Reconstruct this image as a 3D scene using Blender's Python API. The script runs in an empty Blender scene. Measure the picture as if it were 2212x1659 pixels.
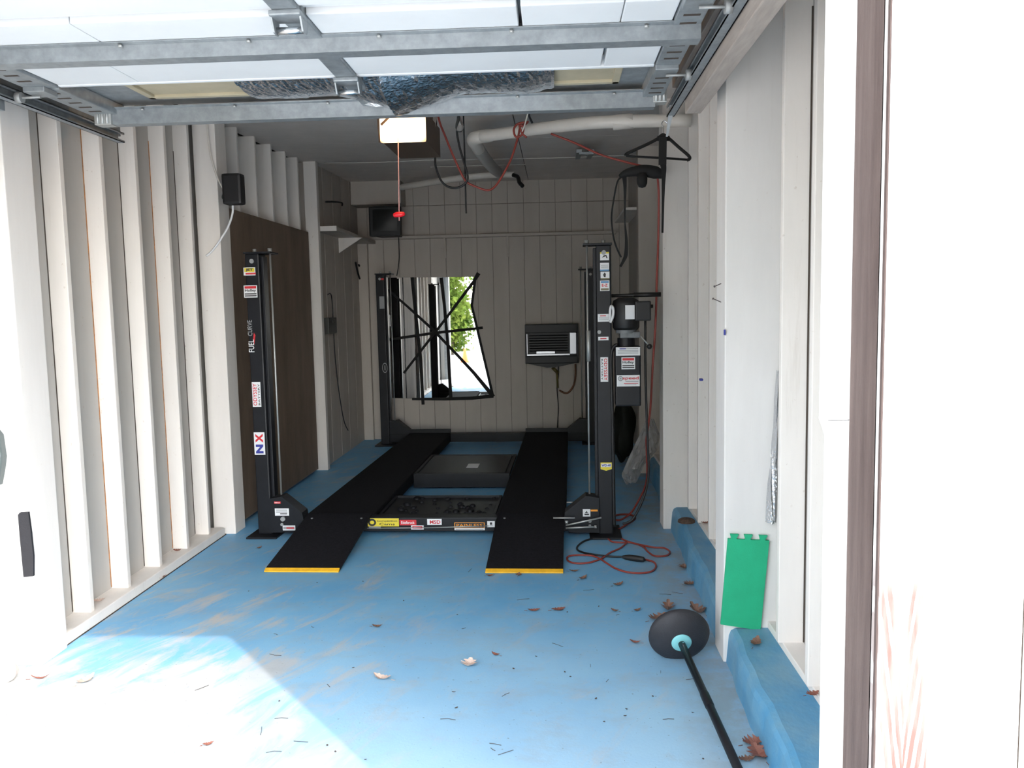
import bpy, bmesh, math, random
import numpy as np
from mathutils import Vector, Matrix

random.seed(7)
rng = np.random.default_rng(7)
S = bpy.context.scene
COL = S.collection

# ------------------------------------------------------------------ camera
F, CX, CY, CAMH, ROLL = 1760.0, 1106.0, 829.5, 1.73, 0.020
PITCH, YAW = math.radians(5.410), math.radians(2.990)
FW = Vector((-math.sin(YAW) * math.cos(PITCH), math.cos(YAW) * math.cos(PITCH), -math.sin(PITCH)))
R0 = Vector((math.cos(YAW), math.sin(YAW), 0)); U0 = R0.cross(FW)
RT = math.cos(ROLL) * R0 - math.sin(ROLL) * U0
UP = math.cos(ROLL) * U0 + math.sin(ROLL) * R0
EYE = Vector((0, 0, CAMH))
cd = bpy.data.cameras.new('camera'); cam = bpy.data.objects.new('camera', cd); COL.objects.link(cam)
cam.matrix_world = Matrix(((RT.x, UP.x, -FW.x, 0), (RT.y, UP.y, -FW.y, 0), (RT.z, UP.z, -FW.z, CAMH), (0, 0, 0, 1)))
cd.sensor_fit = 'HORIZONTAL'; cd.sensor_width = 36.0; cd.lens = 36.0 * F / 2212.0
cd.clip_start = 0.05; cd.clip_end = 500
S.camera = cam

# ------------------------------------------------------------------ light, exposure
S.view_settings.view_transform = 'Standard'; S.view_settings.look = 'None'
S.view_settings.gamma = 1.0; S.view_settings.use_curve_mapping = False
S.view_settings.exposure = 1.62
SUN_STRENGTH, SKY_STRENGTH = 1.35, 1.38
world = bpy.data.worlds.new('sky'); S.world = world; world.use_nodes = True
nt = world.node_tree; nt.nodes.clear()
sky = nt.nodes.new('ShaderNodeTexSky'); sky.sky_type = 'NISHITA'; sky.sun_disc = False
sky.sun_elevation = math.radians(34); sky.sun_rotation = math.radians(140)
sky.air_density = 1.0; sky.dust_density = 1.0; sky.ozone_density = 1.0
hsv = nt.nodes.new('ShaderNodeHueSaturation'); hsv.inputs['Saturation'].default_value = 0.40
mxs = nt.nodes.new('ShaderNodeMix'); mxs.data_type = 'RGBA'; mxs.inputs[0].default_value = 0.75      # thin bright haze over the blue
mxs.inputs[7].default_value = (0.98, 0.98, 1.0, 1)
bg = nt.nodes.new('ShaderNodeBackground'); bg.inputs[1].default_value = SKY_STRENGTH
wo = nt.nodes.new('ShaderNodeOutputWorld')
nt.links.new(sky.outputs[0], hsv.inputs['Color']); nt.links.new(hsv.outputs[0], mxs.inputs[6]); nt.links.new(mxs.outputs[2], bg.inputs[0]); nt.links.new(bg.outputs[0], wo.inputs[0])
sl = bpy.data.lights.new('sun', 'SUN'); sl.energy = SUN_STRENGTH; sl.angle = math.radians(0.6); sl.color = (1.0, 0.98, 0.95)
sun = bpy.data.objects.new('sun', sl); COL.objects.link(sun)
_e = math.radians(35.6)
SUND = Vector((-0.645 * math.cos(_e), 0.764 * math.cos(_e), -math.sin(_e)))
sun.rotation_euler = SUND.to_track_quat('-Z', 'Y').to_euler(); sun.location = (6, -8, 9)

# ------------------------------------------------------------------ helpers
def ray(px, py):
    return FW + RT * ((px - CX) / F) - UP * ((py - CY) / F)
def A(px, py, Y=None, X=None, Z=None):
    """point of the place seen at a photo pixel on the plane Y=, X= or Z="""
    d = ray(px, py)
    if Y is not None: t = Y / d.y
    elif X is not None: t = X / d.x
    else: t = (Z - CAMH) / d.z
    return EYE + d * t

class MB:
    def __init__(s): s.v = []; s.f = []; s.m = []; s.sm = []
    def add(s, vs, fs, mat=0, smooth=False):
        o = len(s.v); s.v += [Vector(v) for v in vs]
        for f in fs: s.f.append([o + i for i in f]); s.m.append(mat); s.sm.append(smooth)
        return s
    def box(s, lo, hi, mat=0):
        (a, b, c), (d, e, f) = lo, hi
        return s.add([(a,b,c),(d,b,c),(d,e,c),(a,e,c),(a,b,f),(d,b,f),(d,e,f),(a,e,f)],
                     [(0,3,2,1),(4,5,6,7),(0,1,5,4),(1,2,6,5),(2,3,7,6),(3,0,4,7)], mat)
    def bev(s, lo, hi, r=0.008, mat=0):
        """box with chamfered edges"""
        bm = bmesh.new(); (a, b, c), (d, e, f) = lo, hi
        vs = [bm.verts.new(p) for p in [(a,b,c),(d,b,c),(d,e,c),(a,e,c),(a,b,f),(d,b,f),(d,e,f),(a,e,f)]]
        for q in [(0,3,2,1),(4,5,6,7),(0,1,5,4),(1,2,6,5),(2,3,7,6),(3,0,4,7)]: bm.faces.new([vs[i] for i in q])
        bmesh.ops.bevel(bm, geom=bm.edges[:], offset=r, segments=2, affect='EDGES', profile=0.6)
        return s.bm(bm, mat)
    def bm(s, bm, mat=0, smooth=False):
        bm.verts.index_update()
        s.add([v.co.copy() for v in bm.verts], [[v.index for v in f.verts] for f in bm.faces], mat, smooth); bm.free(); return s
    def obox(s, c, ax, ay, az, mat=0):
        """box from centre and three half-axis vectors"""
        c, ax, ay, az = map(Vector, (c, ax, ay, az)); vs = []
        for k in (-1, 1):
            for (i, j) in ((-1,-1),(1,-1),(1,1),(-1,1)): vs.append(c + i*ax + j*ay + k*az)
        return s.add(vs, [(0,3,2,1),(4,5,6,7),(0,1,5,4),(1,2,6,5),(2,3,7,6),(3,0,4,7)], mat)
    def bar(s, p, q, w, t, n=(0,0,1), mat=0):
        """flat bar from p to q, width w across, thickness t along n"""
        p, q, n = Vector(p), Vector(q), Vector(n).normalized(); d = (q - p)
        x = d.cross(n).normalized()
        return s.obox((p + q) / 2, d / 2, x * w / 2, n * t / 2, mat)
    def prism(s, pts, n, mat=0):
        """polygon of 3-D points extruded by vector n"""
        k = len(pts); P = [Vector(p) for p in pts]; n = Vector(n)
        s.add(P + [p + n for p in P], [list(range(k))[::-1], [k + i for i in range(k)]] + [(i, (i+1) % k, k + (i+1) % k, k + i) for i in range(k)], mat)
        return s
    def cyl(s, p, q, r, r2=None, seg=16, mat=0, cap=True, smooth=True):
        p, q = Vector(p), Vector(q); r2 = r if r2 is None else r2; d = (q - p).normalized()
        x = d.orthogonal().normalized(); y = d.cross(x); o = len(s.v)
        for c, rr in ((p, r), (q, r2)):
            for i in range(seg):
                a = 2 * math.pi * i / seg; s.v.append(c + rr * (math.cos(a) * x + math.sin(a) * y))
        for i in range(seg):
            j = (i + 1) % seg; s.f.append([o+i, o+j, o+seg+j, o+seg+i]); s.m.append(mat); s.sm.append(smooth)
        if cap:
            s.f.append([o+i for i in range(seg)][::-1]); s.m.append(mat); s.sm.append(False)
            s.f.append([o+seg+i for i in range(seg)]); s.m.append(mat); s.sm.append(False)
        return s
    def tube(s, pts, r, seg=8, mat=0, cap=True, rs=None):
        pts = [Vector(p) for p in pts]; o = len(s.v); n = len(pts); pa = None
        for i, p in enumerate(pts):
            d = (pts[min(i+1, n-1)] - pts[max(i-1, 0)])
            d = d.normalized() if d.length > 1e-9 else Vector((0,0,1))
            if pa is None: x = d.orthogonal().normalized()
            else:
                x = pa - d * pa.dot(d); x = x.normalized() if x.length > 1e-6 else d.orthogonal().normalized()
            pa = x; y = d.cross(x); rr = float(rs[i]) if rs is not None else r
            for k in range(seg):
                a = 2 * math.pi * k / seg; s.v.append(p + rr * (math.cos(a) * x + math.sin(a) * y))
        for i in range(n - 1):
            for k in range(seg):
                l = (k + 1) % seg
                s.f.append([o+i*seg+k, o+i*seg+l, o+(i+1)*seg+l, o+(i+1)*seg+k]); s.m.append(mat); s.sm.append(True)
        if cap:
            s.f.append([o+k for k in range(seg)][::-1]); s.m.append(mat); s.sm.append(False)
            s.f.append([o+(n-1)*seg+k for k in range(seg)]); s.m.append(mat); s.sm.append(False)
        return s
    def lathe(s, c, ax, prof, seg=24, mat=0):
        """profile of (radius, height along ax) turned about ax through c"""
        c, d = Vector(c), Vector(ax).normalized(); x = d.orthogonal().normalized(); y = d.cross(x); o = len(s.v); n = len(prof)
        for (r, h) in prof:
            for k in range(seg):
                a = 2 * math.pi * k / seg; s.v.append(c + d * h + r * (math.cos(a) * x + math.sin(a) * y))
        for i in range(n - 1):
            for k in range(seg):
                l = (k + 1) % seg; s.f.append([o+i*seg+k, o+i*seg+l, o+(i+1)*seg+l, o+(i+1)*seg+k]); s.m.append(mat); s.sm.append(True)
        return s
    def text(s, body, c, right, up, h, mat=0, bold=0.0, width=None, depth=0.0):
        """lettering lying in the plane (right, up), centred on c, capital height about h"""
        vs, fs = text_mesh(body, bold); right, up, c = Vector(right).normalized(), Vector(up).normalized(), Vector(c)
        xs = [v[0] for v in vs]; ys = [v[1] for v in vs]
        mx, my = (min(xs) + max(xs)) / 2, (min(ys) + max(ys)) / 2
        ky = h / max(1e-6, max(ys) - min(ys)); kx = ky if width is None else width / max(1e-6, max(xs) - min(xs))
        n = right.cross(up)
        s.add([c + right * (v[0] - mx) * kx + up * (v[1] - my) * ky + n * depth for v in vs], fs, mat); return s
    def plate(s, c, right, up, w, h, mat=0, t=0.001):
        """thin printed plate whose face looks along right x up"""
        right, up, c = Vector(right).normalized(), Vector(up).normalized(), Vector(c); n = right.cross(up)
        return s.obox(c - n * t * 0.5, right * w / 2, up * h / 2, n * t / 2, mat)
    def build(s, name, mats, parent=None, origin=None, kind=None, label=None, cat=None, group=None):
        me = bpy.data.meshes.new(name)
        og = Vector(WO[parent.name]) if (parent and origin is None) else Vector(origin or (0, 0, 0))
        me.from_pydata([tuple(v - og) for v in s.v], [], s.f)
        mats = mats if isinstance(mats, (list, tuple)) else [mats]
        for m in mats: me.materials.append(m)
        me.polygons.foreach_set('material_index', s.m); me.polygons.foreach_set('use_smooth', s.sm); me.update()
        o = bpy.data.objects.new(name, me); COL.objects.link(o)
        if parent:
            o.parent = parent; o.location = og - Vector(WO[parent.name])
        else: o.location = og
        WO[o.name] = tuple(og)
        tag(o, label, cat, group, kind); return o
WO = {}
def tag(o, label=None, cat=None, group=None, kind=None):
    if label: o['label'] = label
    if cat: o['category'] = cat
    if group: o['group'] = group
    if kind: o['kind'] = kind
def thing(name, loc, label, cat, group=None, kind=None):
    o = bpy.data.objects.new(name, None); COL.objects.link(o); o.location = loc; o.empty_display_size = 0.1
    WO[o.name] = tuple(loc); tag(o, label, cat, group, kind); return o
_tc = {}
def text_mesh(body, bold=0.0):
    k = (body, bold)
    if k not in _tc:
        cu = bpy.data.curves.new('lettering', 'FONT'); cu.body = body; cu.offset = bold; cu.resolution_u = 2
        o = bpy.data.objects.new('lettering', cu); COL.objects.link(o)
        dg = bpy.context.evaluated_depsgraph_get(); me = bpy.data.meshes.new_from_object(o.evaluated_get(dg))
        _tc[k] = ([tuple(v.co) for v in me.vertices], [list(p.vertices) for p in me.polygons])
        bpy.data.objects.remove(o); bpy.data.curves.remove(cu); bpy.data.meshes.remove(me)
    return _tc[k]
def smooth_path(pts, n=6):
    """Catmull-Rom through points"""
    P = [Vector(p) for p in pts]; out = []
    for i in range(len(P) - 1):
        a, b, c, d = P[max(i-1, 0)], P[i], P[i+1], P[min(i+2, len(P)-1)]
        for k in range(n):
            t = k / n
            out.append(0.5 * ((2*b) + (c - a)*t + (2*a - 5*b + 4*c - d)*t*t + (-a + 3*b - 3*c + d)*t**3))
    return out + [P[-1]]

# ------------------------------------------------------------------ materials
def mat(name, col, rough=0.6, metal=0.0, var=0.0, vscale=6.0, bump=0.0, bscale=40.0, col2=None, spec=None, stretch=(1,1,1), emit=None, estr=0.0, alpha=None, trans=0.0, coat=0.0):
    m = bpy.data.materials.new(name); m.use_nodes = True; n = m.node_tree.nodes; l = m.node_tree.links
    b = n['Principled BSDF']; b.inputs['Base Color'].default_value = (*col, 1); b.inputs['Roughness'].default_value = rough
    b.inputs['Metallic'].default_value = metal
    if spec is not None: b.inputs['Specular IOR Level'].default_value = spec
    if coat: b.inputs['Coat Weight'].default_value = coat
    if trans: b.inputs['Transmission Weight'].default_value = trans
    if alpha is not None: b.inputs['Alpha'].default_value = alpha
    if emit: b.inputs['Emission Color'].default_value = (*emit, 1); b.inputs['Emission Strength'].default_value = estr
    if var or bump or col2:
        tc = n.new('ShaderNodeTexCoord'); mp = n.new('ShaderNodeMapping'); mp.inputs['Scale'].default_value = stretch
        l.new(tc.outputs['Object'], mp.inputs[0])
    if var or col2:
        no = n.new('ShaderNodeTexNoise'); no.inputs['Scale'].default_value = vscale; no.inputs['Detail'].default_value = 5; no.inputs['Roughness'].default_value = 0.62
        l.new(mp.outputs[0], no.inputs['Vector'])
        cr = n.new('ShaderNodeValToRGB'); cr.color_ramp.elements[0].position = 0.32; cr.color_ramp.elements[1].position = 0.68
        c2 = col2 if col2 else tuple(min(1, c * (1 + var)) for c in col)
        c1 = col if col2 else tuple(c * (1 - var) for c in col)
        cr.color_ramp.elements[0].color = (*c1, 1); cr.color_ramp.elements[1].color = (*c2, 1)
        l.new(no.outputs['Fac'], cr.inputs[0]); l.new(cr.outputs[0], b.inputs['Base Color'])
    if bump:
        nb = n.new('ShaderNodeTexNoise'); nb.inputs['Scale'].default_value = bscale; nb.inputs['Detail'].default_value = 4
        l.new(mp.outputs[0], nb.inputs['Vector'])
        bp = n.new('ShaderNodeBump'); bp.inputs['Strength'].default_value = bump; bp.inputs['Distance'].default_value = 0.01
        l.new(nb.outputs['Fac'], bp.inputs['Height']); l.new(bp.outputs[0], b.inputs['Normal'])
    return m
def ramp(n, stops):
    r = n.new('ShaderNodeValToRGB'); e = r.color_ramp.elements
    while len(e) > 1: e.remove(e[-1])
    e[0].position = stops[0][0]; e[0].color = (*stops[0][1], 1)
    for p, c in stops[1:]:
        x = e.new(p); x.color = (*c, 1)
    return r
def noise(n, l, vec, scale, detail=4, rough=0.6, dist=0.0):
    o = n.new('ShaderNodeTexNoise'); o.inputs['Scale'].default_value = scale; o.inputs['Detail'].default_value = detail
    o.inputs['Roughness'].default_value = rough; o.inputs['Distortion'].default_value = dist; l.new(vec, o.inputs['Vector']); return o
def mapping(n, l, src, scale=(1,1,1), rot=(0,0,0), loc=(0,0,0)):
    m = n.new('ShaderNodeMapping'); m.inputs['Scale'].default_value = scale; m.inputs['Rotation'].default_value = rot
    m.inputs['Location'].default_value = loc; l.new(src, m.inputs[0]); return m.outputs[0]
def math_(n, l, op, a, b=None, clamp=False):
    o = n.new('ShaderNodeMath'); o.operation = op; o.use_clamp = clamp
    for i, x in enumerate((a, b)):
        if x is None: continue
        if isinstance(x, (int, float)): o.inputs[i].default_value = x
        else: l.new(x, o.inputs[i])
    return o.outputs[0]
def mix(n, l, fac, a, b, mode='MIX'):
    o = n.new('ShaderNodeMix'); o.data_type = 'RGBA'; o.blend_type = mode
    for i, x in ((0, fac), (6, a), (7, b)):
        if isinstance(x, (int, float)): o.inputs[i].default_value = x
        elif isinstance(x, tuple): o.inputs[i].default_value = (*x, 1)
        else: l.new(x, o.inputs[i])
    return o.outputs[2]

def floor_material():
    m = bpy.data.materials.new('worn_blue_floor_paint'); m.use_nodes = True; n = m.node_tree.nodes; l = m.node_tree.links
    b = n['Principled BSDF']; tc = n.new('ShaderNodeTexCoord'); P = tc.outputs['Object']
    # paint colour, two blues in soft clouds
    c = ramp(n, [(0.3, (0.13, 0.39, 0.66)), (0.7, (0.21, 0.47, 0.68))])
    l.new(noise(n, l, P, 1.7, 6, 0.65).outputs['Fac'], c.inputs[0])
    # paint fade plus daylight falloff towards the doorway, both put into the colour
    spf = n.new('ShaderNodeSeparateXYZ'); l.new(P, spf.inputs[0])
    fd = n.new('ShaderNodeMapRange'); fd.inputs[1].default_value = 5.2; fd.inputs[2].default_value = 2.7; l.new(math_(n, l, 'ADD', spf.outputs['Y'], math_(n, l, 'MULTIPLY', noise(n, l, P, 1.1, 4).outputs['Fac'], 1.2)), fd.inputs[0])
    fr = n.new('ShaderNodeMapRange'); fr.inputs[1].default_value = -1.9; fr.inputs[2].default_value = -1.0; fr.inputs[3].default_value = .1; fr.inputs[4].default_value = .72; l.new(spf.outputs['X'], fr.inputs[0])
    faded_lit = mix(n, l, math_(n, l, 'MULTIPLY', fd.outputs[0], fr.outputs[0]), c.outputs[0], (0.50, 0.64, 0.72))
    # wear: smeared streaks of bare concrete, heavier near the doorway and to its left
    RP = mapping(n, l, P, (1, 1, 1), (0, 0, -1.16))
    w1 = noise(n, l, mapping(n, l, RP, (0.75, 2.3, 1)), 2.3, 10, 0.70, 0.6)
    sp = n.new('ShaderNodeSeparateXYZ'); l.new(P, sp.inputs[0])
    near = n.new('ShaderNodeMapRange'); near.inputs[1].default_value = 4.05; near.inputs[2].default_value = 3.35; near.inputs[3].default_value = 0; near.inputs[4].default_value = 0.22
    l.new(sp.outputs['Y'], near.inputs[0])
    left = n.new('ShaderNodeMapRange'); left.inputs[1].default_value = -0.5; left.inputs[2].default_value = -1.7; left.inputs[3].default_value = 0.0; left.inputs[4].default_value = 1.0
    l.new(sp.outputs['X'], left.inputs[0])
    fade = n.new('ShaderNodeMapRange'); fade.inputs[1].default_value = 5.6; fade.inputs[2].default_value = 4.3; fade.inputs[3].default_value = 0; fade.inputs[4].default_value = 0.075
    l.new(sp.outputs['Y'], fade.inputs[0])
    bias = math_(n, l, 'ADD', math_(n, l, 'MULTIPLY', near.outputs[0], left.outputs[0]), math_(n, l, 'MULTIPLY', fade.outputs[0], left.outputs[0]))
    wv = math_(n, l, 'ADD', w1.outputs['Fac'], bias)
    wm = ramp(n, [(0.56, (0, 0, 0)), (0.70, (1, 1, 1))]); l.new(wv, wm.inputs[0])
    col = mix(n, l, math_(n, l, 'MULTIPLY', wm.outputs[0], math_(n, l, 'ADD', math_(n, l, 'MULTIPLY', left.outputs[0], 0.55), 0.32)), faded_lit, (0.52, 0.49, 0.45))
    # brown-grey grime patches, a pinkish worn patch and fine specks
    g = ramp(n, [(0.50, (0, 0, 0)), (0.74, (1, 1, 1))]); l.new(noise(n, l, mapping(n, l, P, (1, 1.5, 1), (0, 0, 0.3), (3.1, 1.7, 0)), 2.6, 9, 0.74).outputs['Fac'], g.inputs[0])
    col = mix(n, l, math_(n, l, 'MULTIPLY', g.outputs[0], 0.55), col, (0.33, 0.36, 0.38))
    g3 = ramp(n, [(0.56, (0, 0, 0)), (0.72, (1, 1, 1))]); l.new(noise(n, l, mapping(n, l, RP, (0.9, 1.6, 1), (0, 0, 0), (7.7, 2.2, 0)), 7.0, 8, 0.75).outputs['Fac'], g3.inputs[0])
    col = mix(n, l, math_(n, l, 'MULTIPLY', g3.outputs[0], 0.35), col, (0.46, 0.47, 0.49))
    rt = n.new('ShaderNodeMapRange'); rt.inputs[1].default_value = 0.45; rt.inputs[2].default_value = 0.8; rt.inputs[3].default_value = 0; rt.inputs[4].default_value = 0.75
    l.new(sp.outputs['X'], rt.inputs[0])
    g2 = ramp(n, [(0.34, (0, 0, 0)), (0.56, (1, 1, 1))]); l.new(noise(n, l, P, 5.0, 6, 0.7).outputs['Fac'], g2.inputs[0])
    col = mix(n, l, math_(n, l, 'MULTIPLY', g2.outputs[0], rt.outputs[0]), col, (0.27, 0.29, 0.29))
    s = ramp(n, [(0.70, (0, 0, 0)), (0.75, (1, 1, 1))]); l.new(noise(n, l, P, 60, 2, 0.5).outputs['Fac'], s.inputs[0])
    col = mix(n, l, math_(n, l, 'MULTIPLY', s.outputs[0], 0.55), col, (0.10, 0.10, 0.11))
    l.new(col, b.inputs['Base Color']); b.inputs['Roughness'].default_value = 0.55
    bp = n.new('ShaderNodeBump'); bp.inputs['Strength'].default_value = 0.15; bp.inputs['Distance'].default_value = 0.004
    l.new(noise(n, l, P, 90, 4).outputs['Fac'], bp.inputs['Height']); l.new(bp.outputs[0], b.inputs['Normal'])
    return m
def cream_material(name, col, dirt=(0.42, 0.36, 0.29), amount=0.45):
    """old cream paint: faint vertical runs, dirt spots"""
    m = bpy.data.materials.new(name); m.use_nodes = True; n = m.node_tree.nodes; l = m.node_tree.links
    b = n['Principled BSDF']; P = n.new('ShaderNodeTexCoord').outputs['Object']
    c = ramp(n, [(0.3, tuple(x * 0.93 for x in col)), (0.7, tuple(min(1, x * 1.05) for x in col))])
    l.new(noise(n, l, mapping(n, l, P, (2, 2, 0.4)), 2.2, 5).outputs['Fac'], c.inputs[0])
    d = ramp(n, [(0.60, (0, 0, 0)), (0.75, (1, 1, 1))]); l.new(noise(n, l, mapping(n, l, P, (9, 9, 0.7)), 1.6, 7, 0.7).outputs['Fac'], d.inputs[0])
    col2 = mix(n, l, math_(n, l, 'MULTIPLY', d.outputs[0], amount * 0.55), c.outputs[0], dirt)
    s = ramp(n, [(0.71, (0, 0, 0)), (0.75, (1, 1, 1))]); l.new(noise(n, l, P, 38, 2, 0.5).outputs['Fac'], s.inputs[0])
    col3 = mix(n, l, math_(n, l, 'MULTIPLY', s.outputs[0], amount * 0.5), col2, (0.30, 0.19, 0.11))
    l.new(col3, b.inputs['Base Color']); b.inputs['Roughness'].default_value = 0.62
    bp = n.new('ShaderNodeBump'); bp.inputs['Strength'].default_value = 0.12; bp.inputs['Distance'].default_value = 0.004
    l.new(noise(n, l, mapping(n, l, P, (30, 30, 3)), 3, 5).outputs['Fac'], bp.inputs['Height']); l.new(bp.outputs[0], b.inputs['Normal'])
    return m
def weathered_board():
    """white paint worn off along the grain, pinkish wood showing in cathedral figure"""
    m = bpy.data.materials.new('weathered_white_board'); m.use_nodes = True; n = m.node_tree.nodes; l = m.node_tree.links
    b = n['Principled BSDF']; P = n.new('ShaderNodeTexCoord').outputs['Object']; sp = n.new('ShaderNodeSeparateXYZ'); l.new(P, sp.inputs[0])
    # nested V figure: rings of a distance that grows with |x-x0| and z
    dx = math_(n, l, 'ABSOLUTE', math_(n, l, 'SUBTRACT', sp.outputs['X'], 0.045))
    nz = noise(n, l, mapping(n, l, P, (6, 6, 1.2)), 2.0, 4).outputs['Fac']
    t = math_(n, l, 'ADD', math_(n, l, 'MULTIPLY', math_(n, l, 'POWER', dx, 0.8), 62.0), math_(n, l, 'MULTIPLY', sp.outputs['Z'], -14.0))
    t = math_(n, l, 'ADD', t, math_(n, l, 'MULTIPLY', nz, 2.5))
    ring = math_(n, l, 'ADD', math_(n, l, 'MULTIPLY', math_(n, l, 'SINE', math_(n, l, 'MULTIPLY', t, 4.4)), 0.5), 0.5)
    low = n.new('ShaderNodeMapRange'); low.inputs[1].default_value = 1.55; low.inputs[2].default_value = 1.22; l.new(sp.outputs['Z'], low.inputs[0])
    mid = n.new('ShaderNodeMapRange'); mid.inputs[1].default_value = 0.062; mid.inputs[2].default_value = 0.040; l.new(dx, mid.inputs[0])
    pn = ramp(n, [(0.40, (0, 0, 0)), (0.6, (1, 1, 1))]); l.new(noise(n, l, mapping(n, l, P, (9, 9, 1.3)), 2.2, 5).outputs['Fac'], pn.inputs[0])
    rg = n.new('ShaderNodeMapRange'); rg.inputs[1].default_value = 0.16; rg.inputs[2].default_value = 0.50; l.new(ring, rg.inputs[0])
    fac = math_(n, l, 'MULTIPLY', math_(n, l, 'MULTIPLY', low.outputs[0], mid.outputs[0]), rg.outputs[0])
    fac = math_(n, l, 'MULTIPLY', fac, math_(n, l, 'ADD', math_(n, l, 'MULTIPLY', pn.outputs[0], 0.14), 0.86), True)
    st = ramp(n, [(0.66, (0, 0, 0)), (0.76, (1, 1, 1))]); l.new(noise(n, l, mapping(n, l, P, (40, 40, 1.2)), 2.0, 6, 0.7).outputs['Fac'], st.inputs[0])
    c = mix(n, l, math_(n, l, 'MULTIPLY', st.outputs[0], 0.45), (0.80, 0.79, 0.77), (0.42, 0.33, 0.30))
    c = mix(n, l, fac, c, (0.115, 0.062, 0.052))
    l.new(c, b.inputs['Base Color']); b.inputs['Roughness'].default_value = 0.75
    return m

M = {}
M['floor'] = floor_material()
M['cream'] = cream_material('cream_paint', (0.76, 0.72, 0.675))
M['sheath'] = cream_material('cream_paint_shaded', (0.42, 0.405, 0.38))  # cream paint darkened: the shade between the studs is put into the colour
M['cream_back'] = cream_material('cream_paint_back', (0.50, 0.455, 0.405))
M['ceil'] = cream_material('dull_ceiling_paint', (0.66, 0.61, 0.57))
M['whitepaint'] = cream_material('white_trim_paint', (0.70, 0.68, 0.655), amount=0.2)
M['curb'] = mat('blue_curb_paint', (0.07, 0.27, 0.47), 0.6, var=0.35, vscale=4, bump=0.3, bscale=30, col2=(0.16, 0.33, 0.45), stretch=(1.5, 1, 1))
M['ply'] = mat('brown_plywood', (0.135, 0.095, 0.065), 0.7, col2=(0.20, 0.145, 0.105), vscale=5, bump=0.15, bscale=60, stretch=(1, 1, 0.25))
M['rust'] = mat('rust', (0.38, 0.17, 0.06), 0.85, var=0.4, vscale=30)
M['gap'] = mat('dark_gap', (0.06, 0.045, 0.035), 0.9)
M['galv'] = mat('galvanised_steel', (0.26, 0.285, 0.30), 0.5, 0.6, col2=(0.36, 0.39, 0.41), vscale=22, bump=0.03, bscale=50)
M['foam'] = mat('white_insulation_board', (0.71, 0.735, 0.755), 0.7, var=0.03, vscale=3)
M['foil'] = mat('crinkled_foil', (0.58, 0.59, 0.61), 0.24, 1.0, bump=0.6, bscale=70)
M['yellow'] = mat('yellowed_plastic', (0.42, 0.37, 0.26), 0.6, var=0.1)
M['black'] = mat('black_powder_coat', (0.008, 0.009, 0.012), 0.45, var=0.2, vscale=8, spec=0.32)
M['deck'] = mat('black_gritty_deck', (0.009, 0.009, 0.012), 0.8, var=0.4, vscale=60, bump=0.5, bscale=220, spec=0.16)
M['blackp'] = mat('black_plastic', (0.009, 0.009, 0.010), 0.5)
M['trim_dark'] = mat('dull_bright_trim', (0.34, 0.35, 0.37), 0.3, 1.0)
M['railwood'] = mat('shaded_rail_timber', (0.36, 0.31, 0.275), 0.8, var=0.12, vscale=6, stretch=(8, 1, 8))  # rail timber darkened, its shade put into the base colour
M['groove'] = mat('siding_groove', (0.22, 0.19, 0.16), 0.9)
M['rubber'] = mat('black_rubber', (0.022, 0.022, 0.027), 0.62, var=0.15, vscale=20, bump=0.15, bscale=150)
M['chrome'] = mat('bright_steel', (0.75, 0.76, 0.78), 0.22, 1.0)
M['zinc'] = mat('zinc_rod', (0.50, 0.51, 0.50), 0.5, 0.7)
M['boltsteel'] = mat('dull_bolt_steel', (0.36, 0.37, 0.37), 0.6, 0.5)
M['castgrey'] = mat('cast_aluminium', (0.20, 0.21, 0.22), 0.6, 0.4)
M['label_white'] = mat('white_print', (0.78, 0.79, 0.80), 0.5)
M['red'] = mat('red_print', (0.62, 0.025, 0.035), 0.5)
M['ink'] = mat('black_print', (0.02, 0.02, 0.022), 0.5)
M['navy'] = mat('navy_print', (0.03, 0.04, 0.28), 0.5)
M['blueprint'] = mat('blue_print', (0.10, 0.28, 0.52), 0.5)
M['yellow_print'] = mat('yellow_print', (0.75, 0.60, 0.04), 0.5)
M['orange_print'] = mat('orange_print', (0.85, 0.32, 0.02), 0.5)
M['olive_print'] = mat('olive_print', (0.22, 0.20, 0.12), 0.5)
M['grey_print'] = mat('grey_print', (0.32, 0.33, 0.34), 0.5)
M['ramp_yellow'] = mat('yellow_edge_paint', (0.80, 0.44, 0.02), 0.5, var=0.12, vscale=20)
M['redcord'] = mat('red_cord', (0.27, 0.042, 0.03), 0.5)
M['redplastic'] = mat('red_plastic', (0.75, 0.01, 0.02), 0.35)
M['pvc'] = mat('white_pvc', (0.70, 0.66, 0.60), 0.4, var=0.05, vscale=5)
M['flex'] = mat('clear_ribbed_hose', (0.52, 0.50, 0.47), 0.3, spec=0.6)
M['string'] = mat('white_string', (0.62, 0.60, 0.56), 0.8)
M['green'] = mat('green_foam', (0.012, 0.38, 0.185), 0.75, var=0.08, vscale=9, bump=0.1, bscale=120)
M['aqua'] = mat('aqua_plastic', (0.22, 0.56, 0.58), 0.4)
M['mirror'] = mat('mirror_glass', (0.86, 0.88, 0.88), 0.012, 1.0)
M['jambwood'] = mat('bare_brown_wood', (0.046, 0.027, 0.023), 0.75, col2=(0.085, 0.058, 0.050), vscale=5, bump=0.25, bscale=50, stretch=(9, 9, 0.6))
M['board'] = weathered_board()
M['siding'] = mat('white_siding', (0.78, 0.775, 0.76), 0.7, var=0.03, vscale=4, bump=0.1, bscale=40, stretch=(8, 8, 0.6))
M['ground'] = mat('pale_concrete', (0.56, 0.54, 0.51), 0.9, col2=(0.68, 0.66, 0.63), vscale=3, bump=0.2, bscale=80)
M['stone'] = mat('pale_stone', (0.55, 0.47, 0.43), 0.85, col2=(0.75, 0.71, 0.68), vscale=9, bump=0.5, bscale=25)
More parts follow.
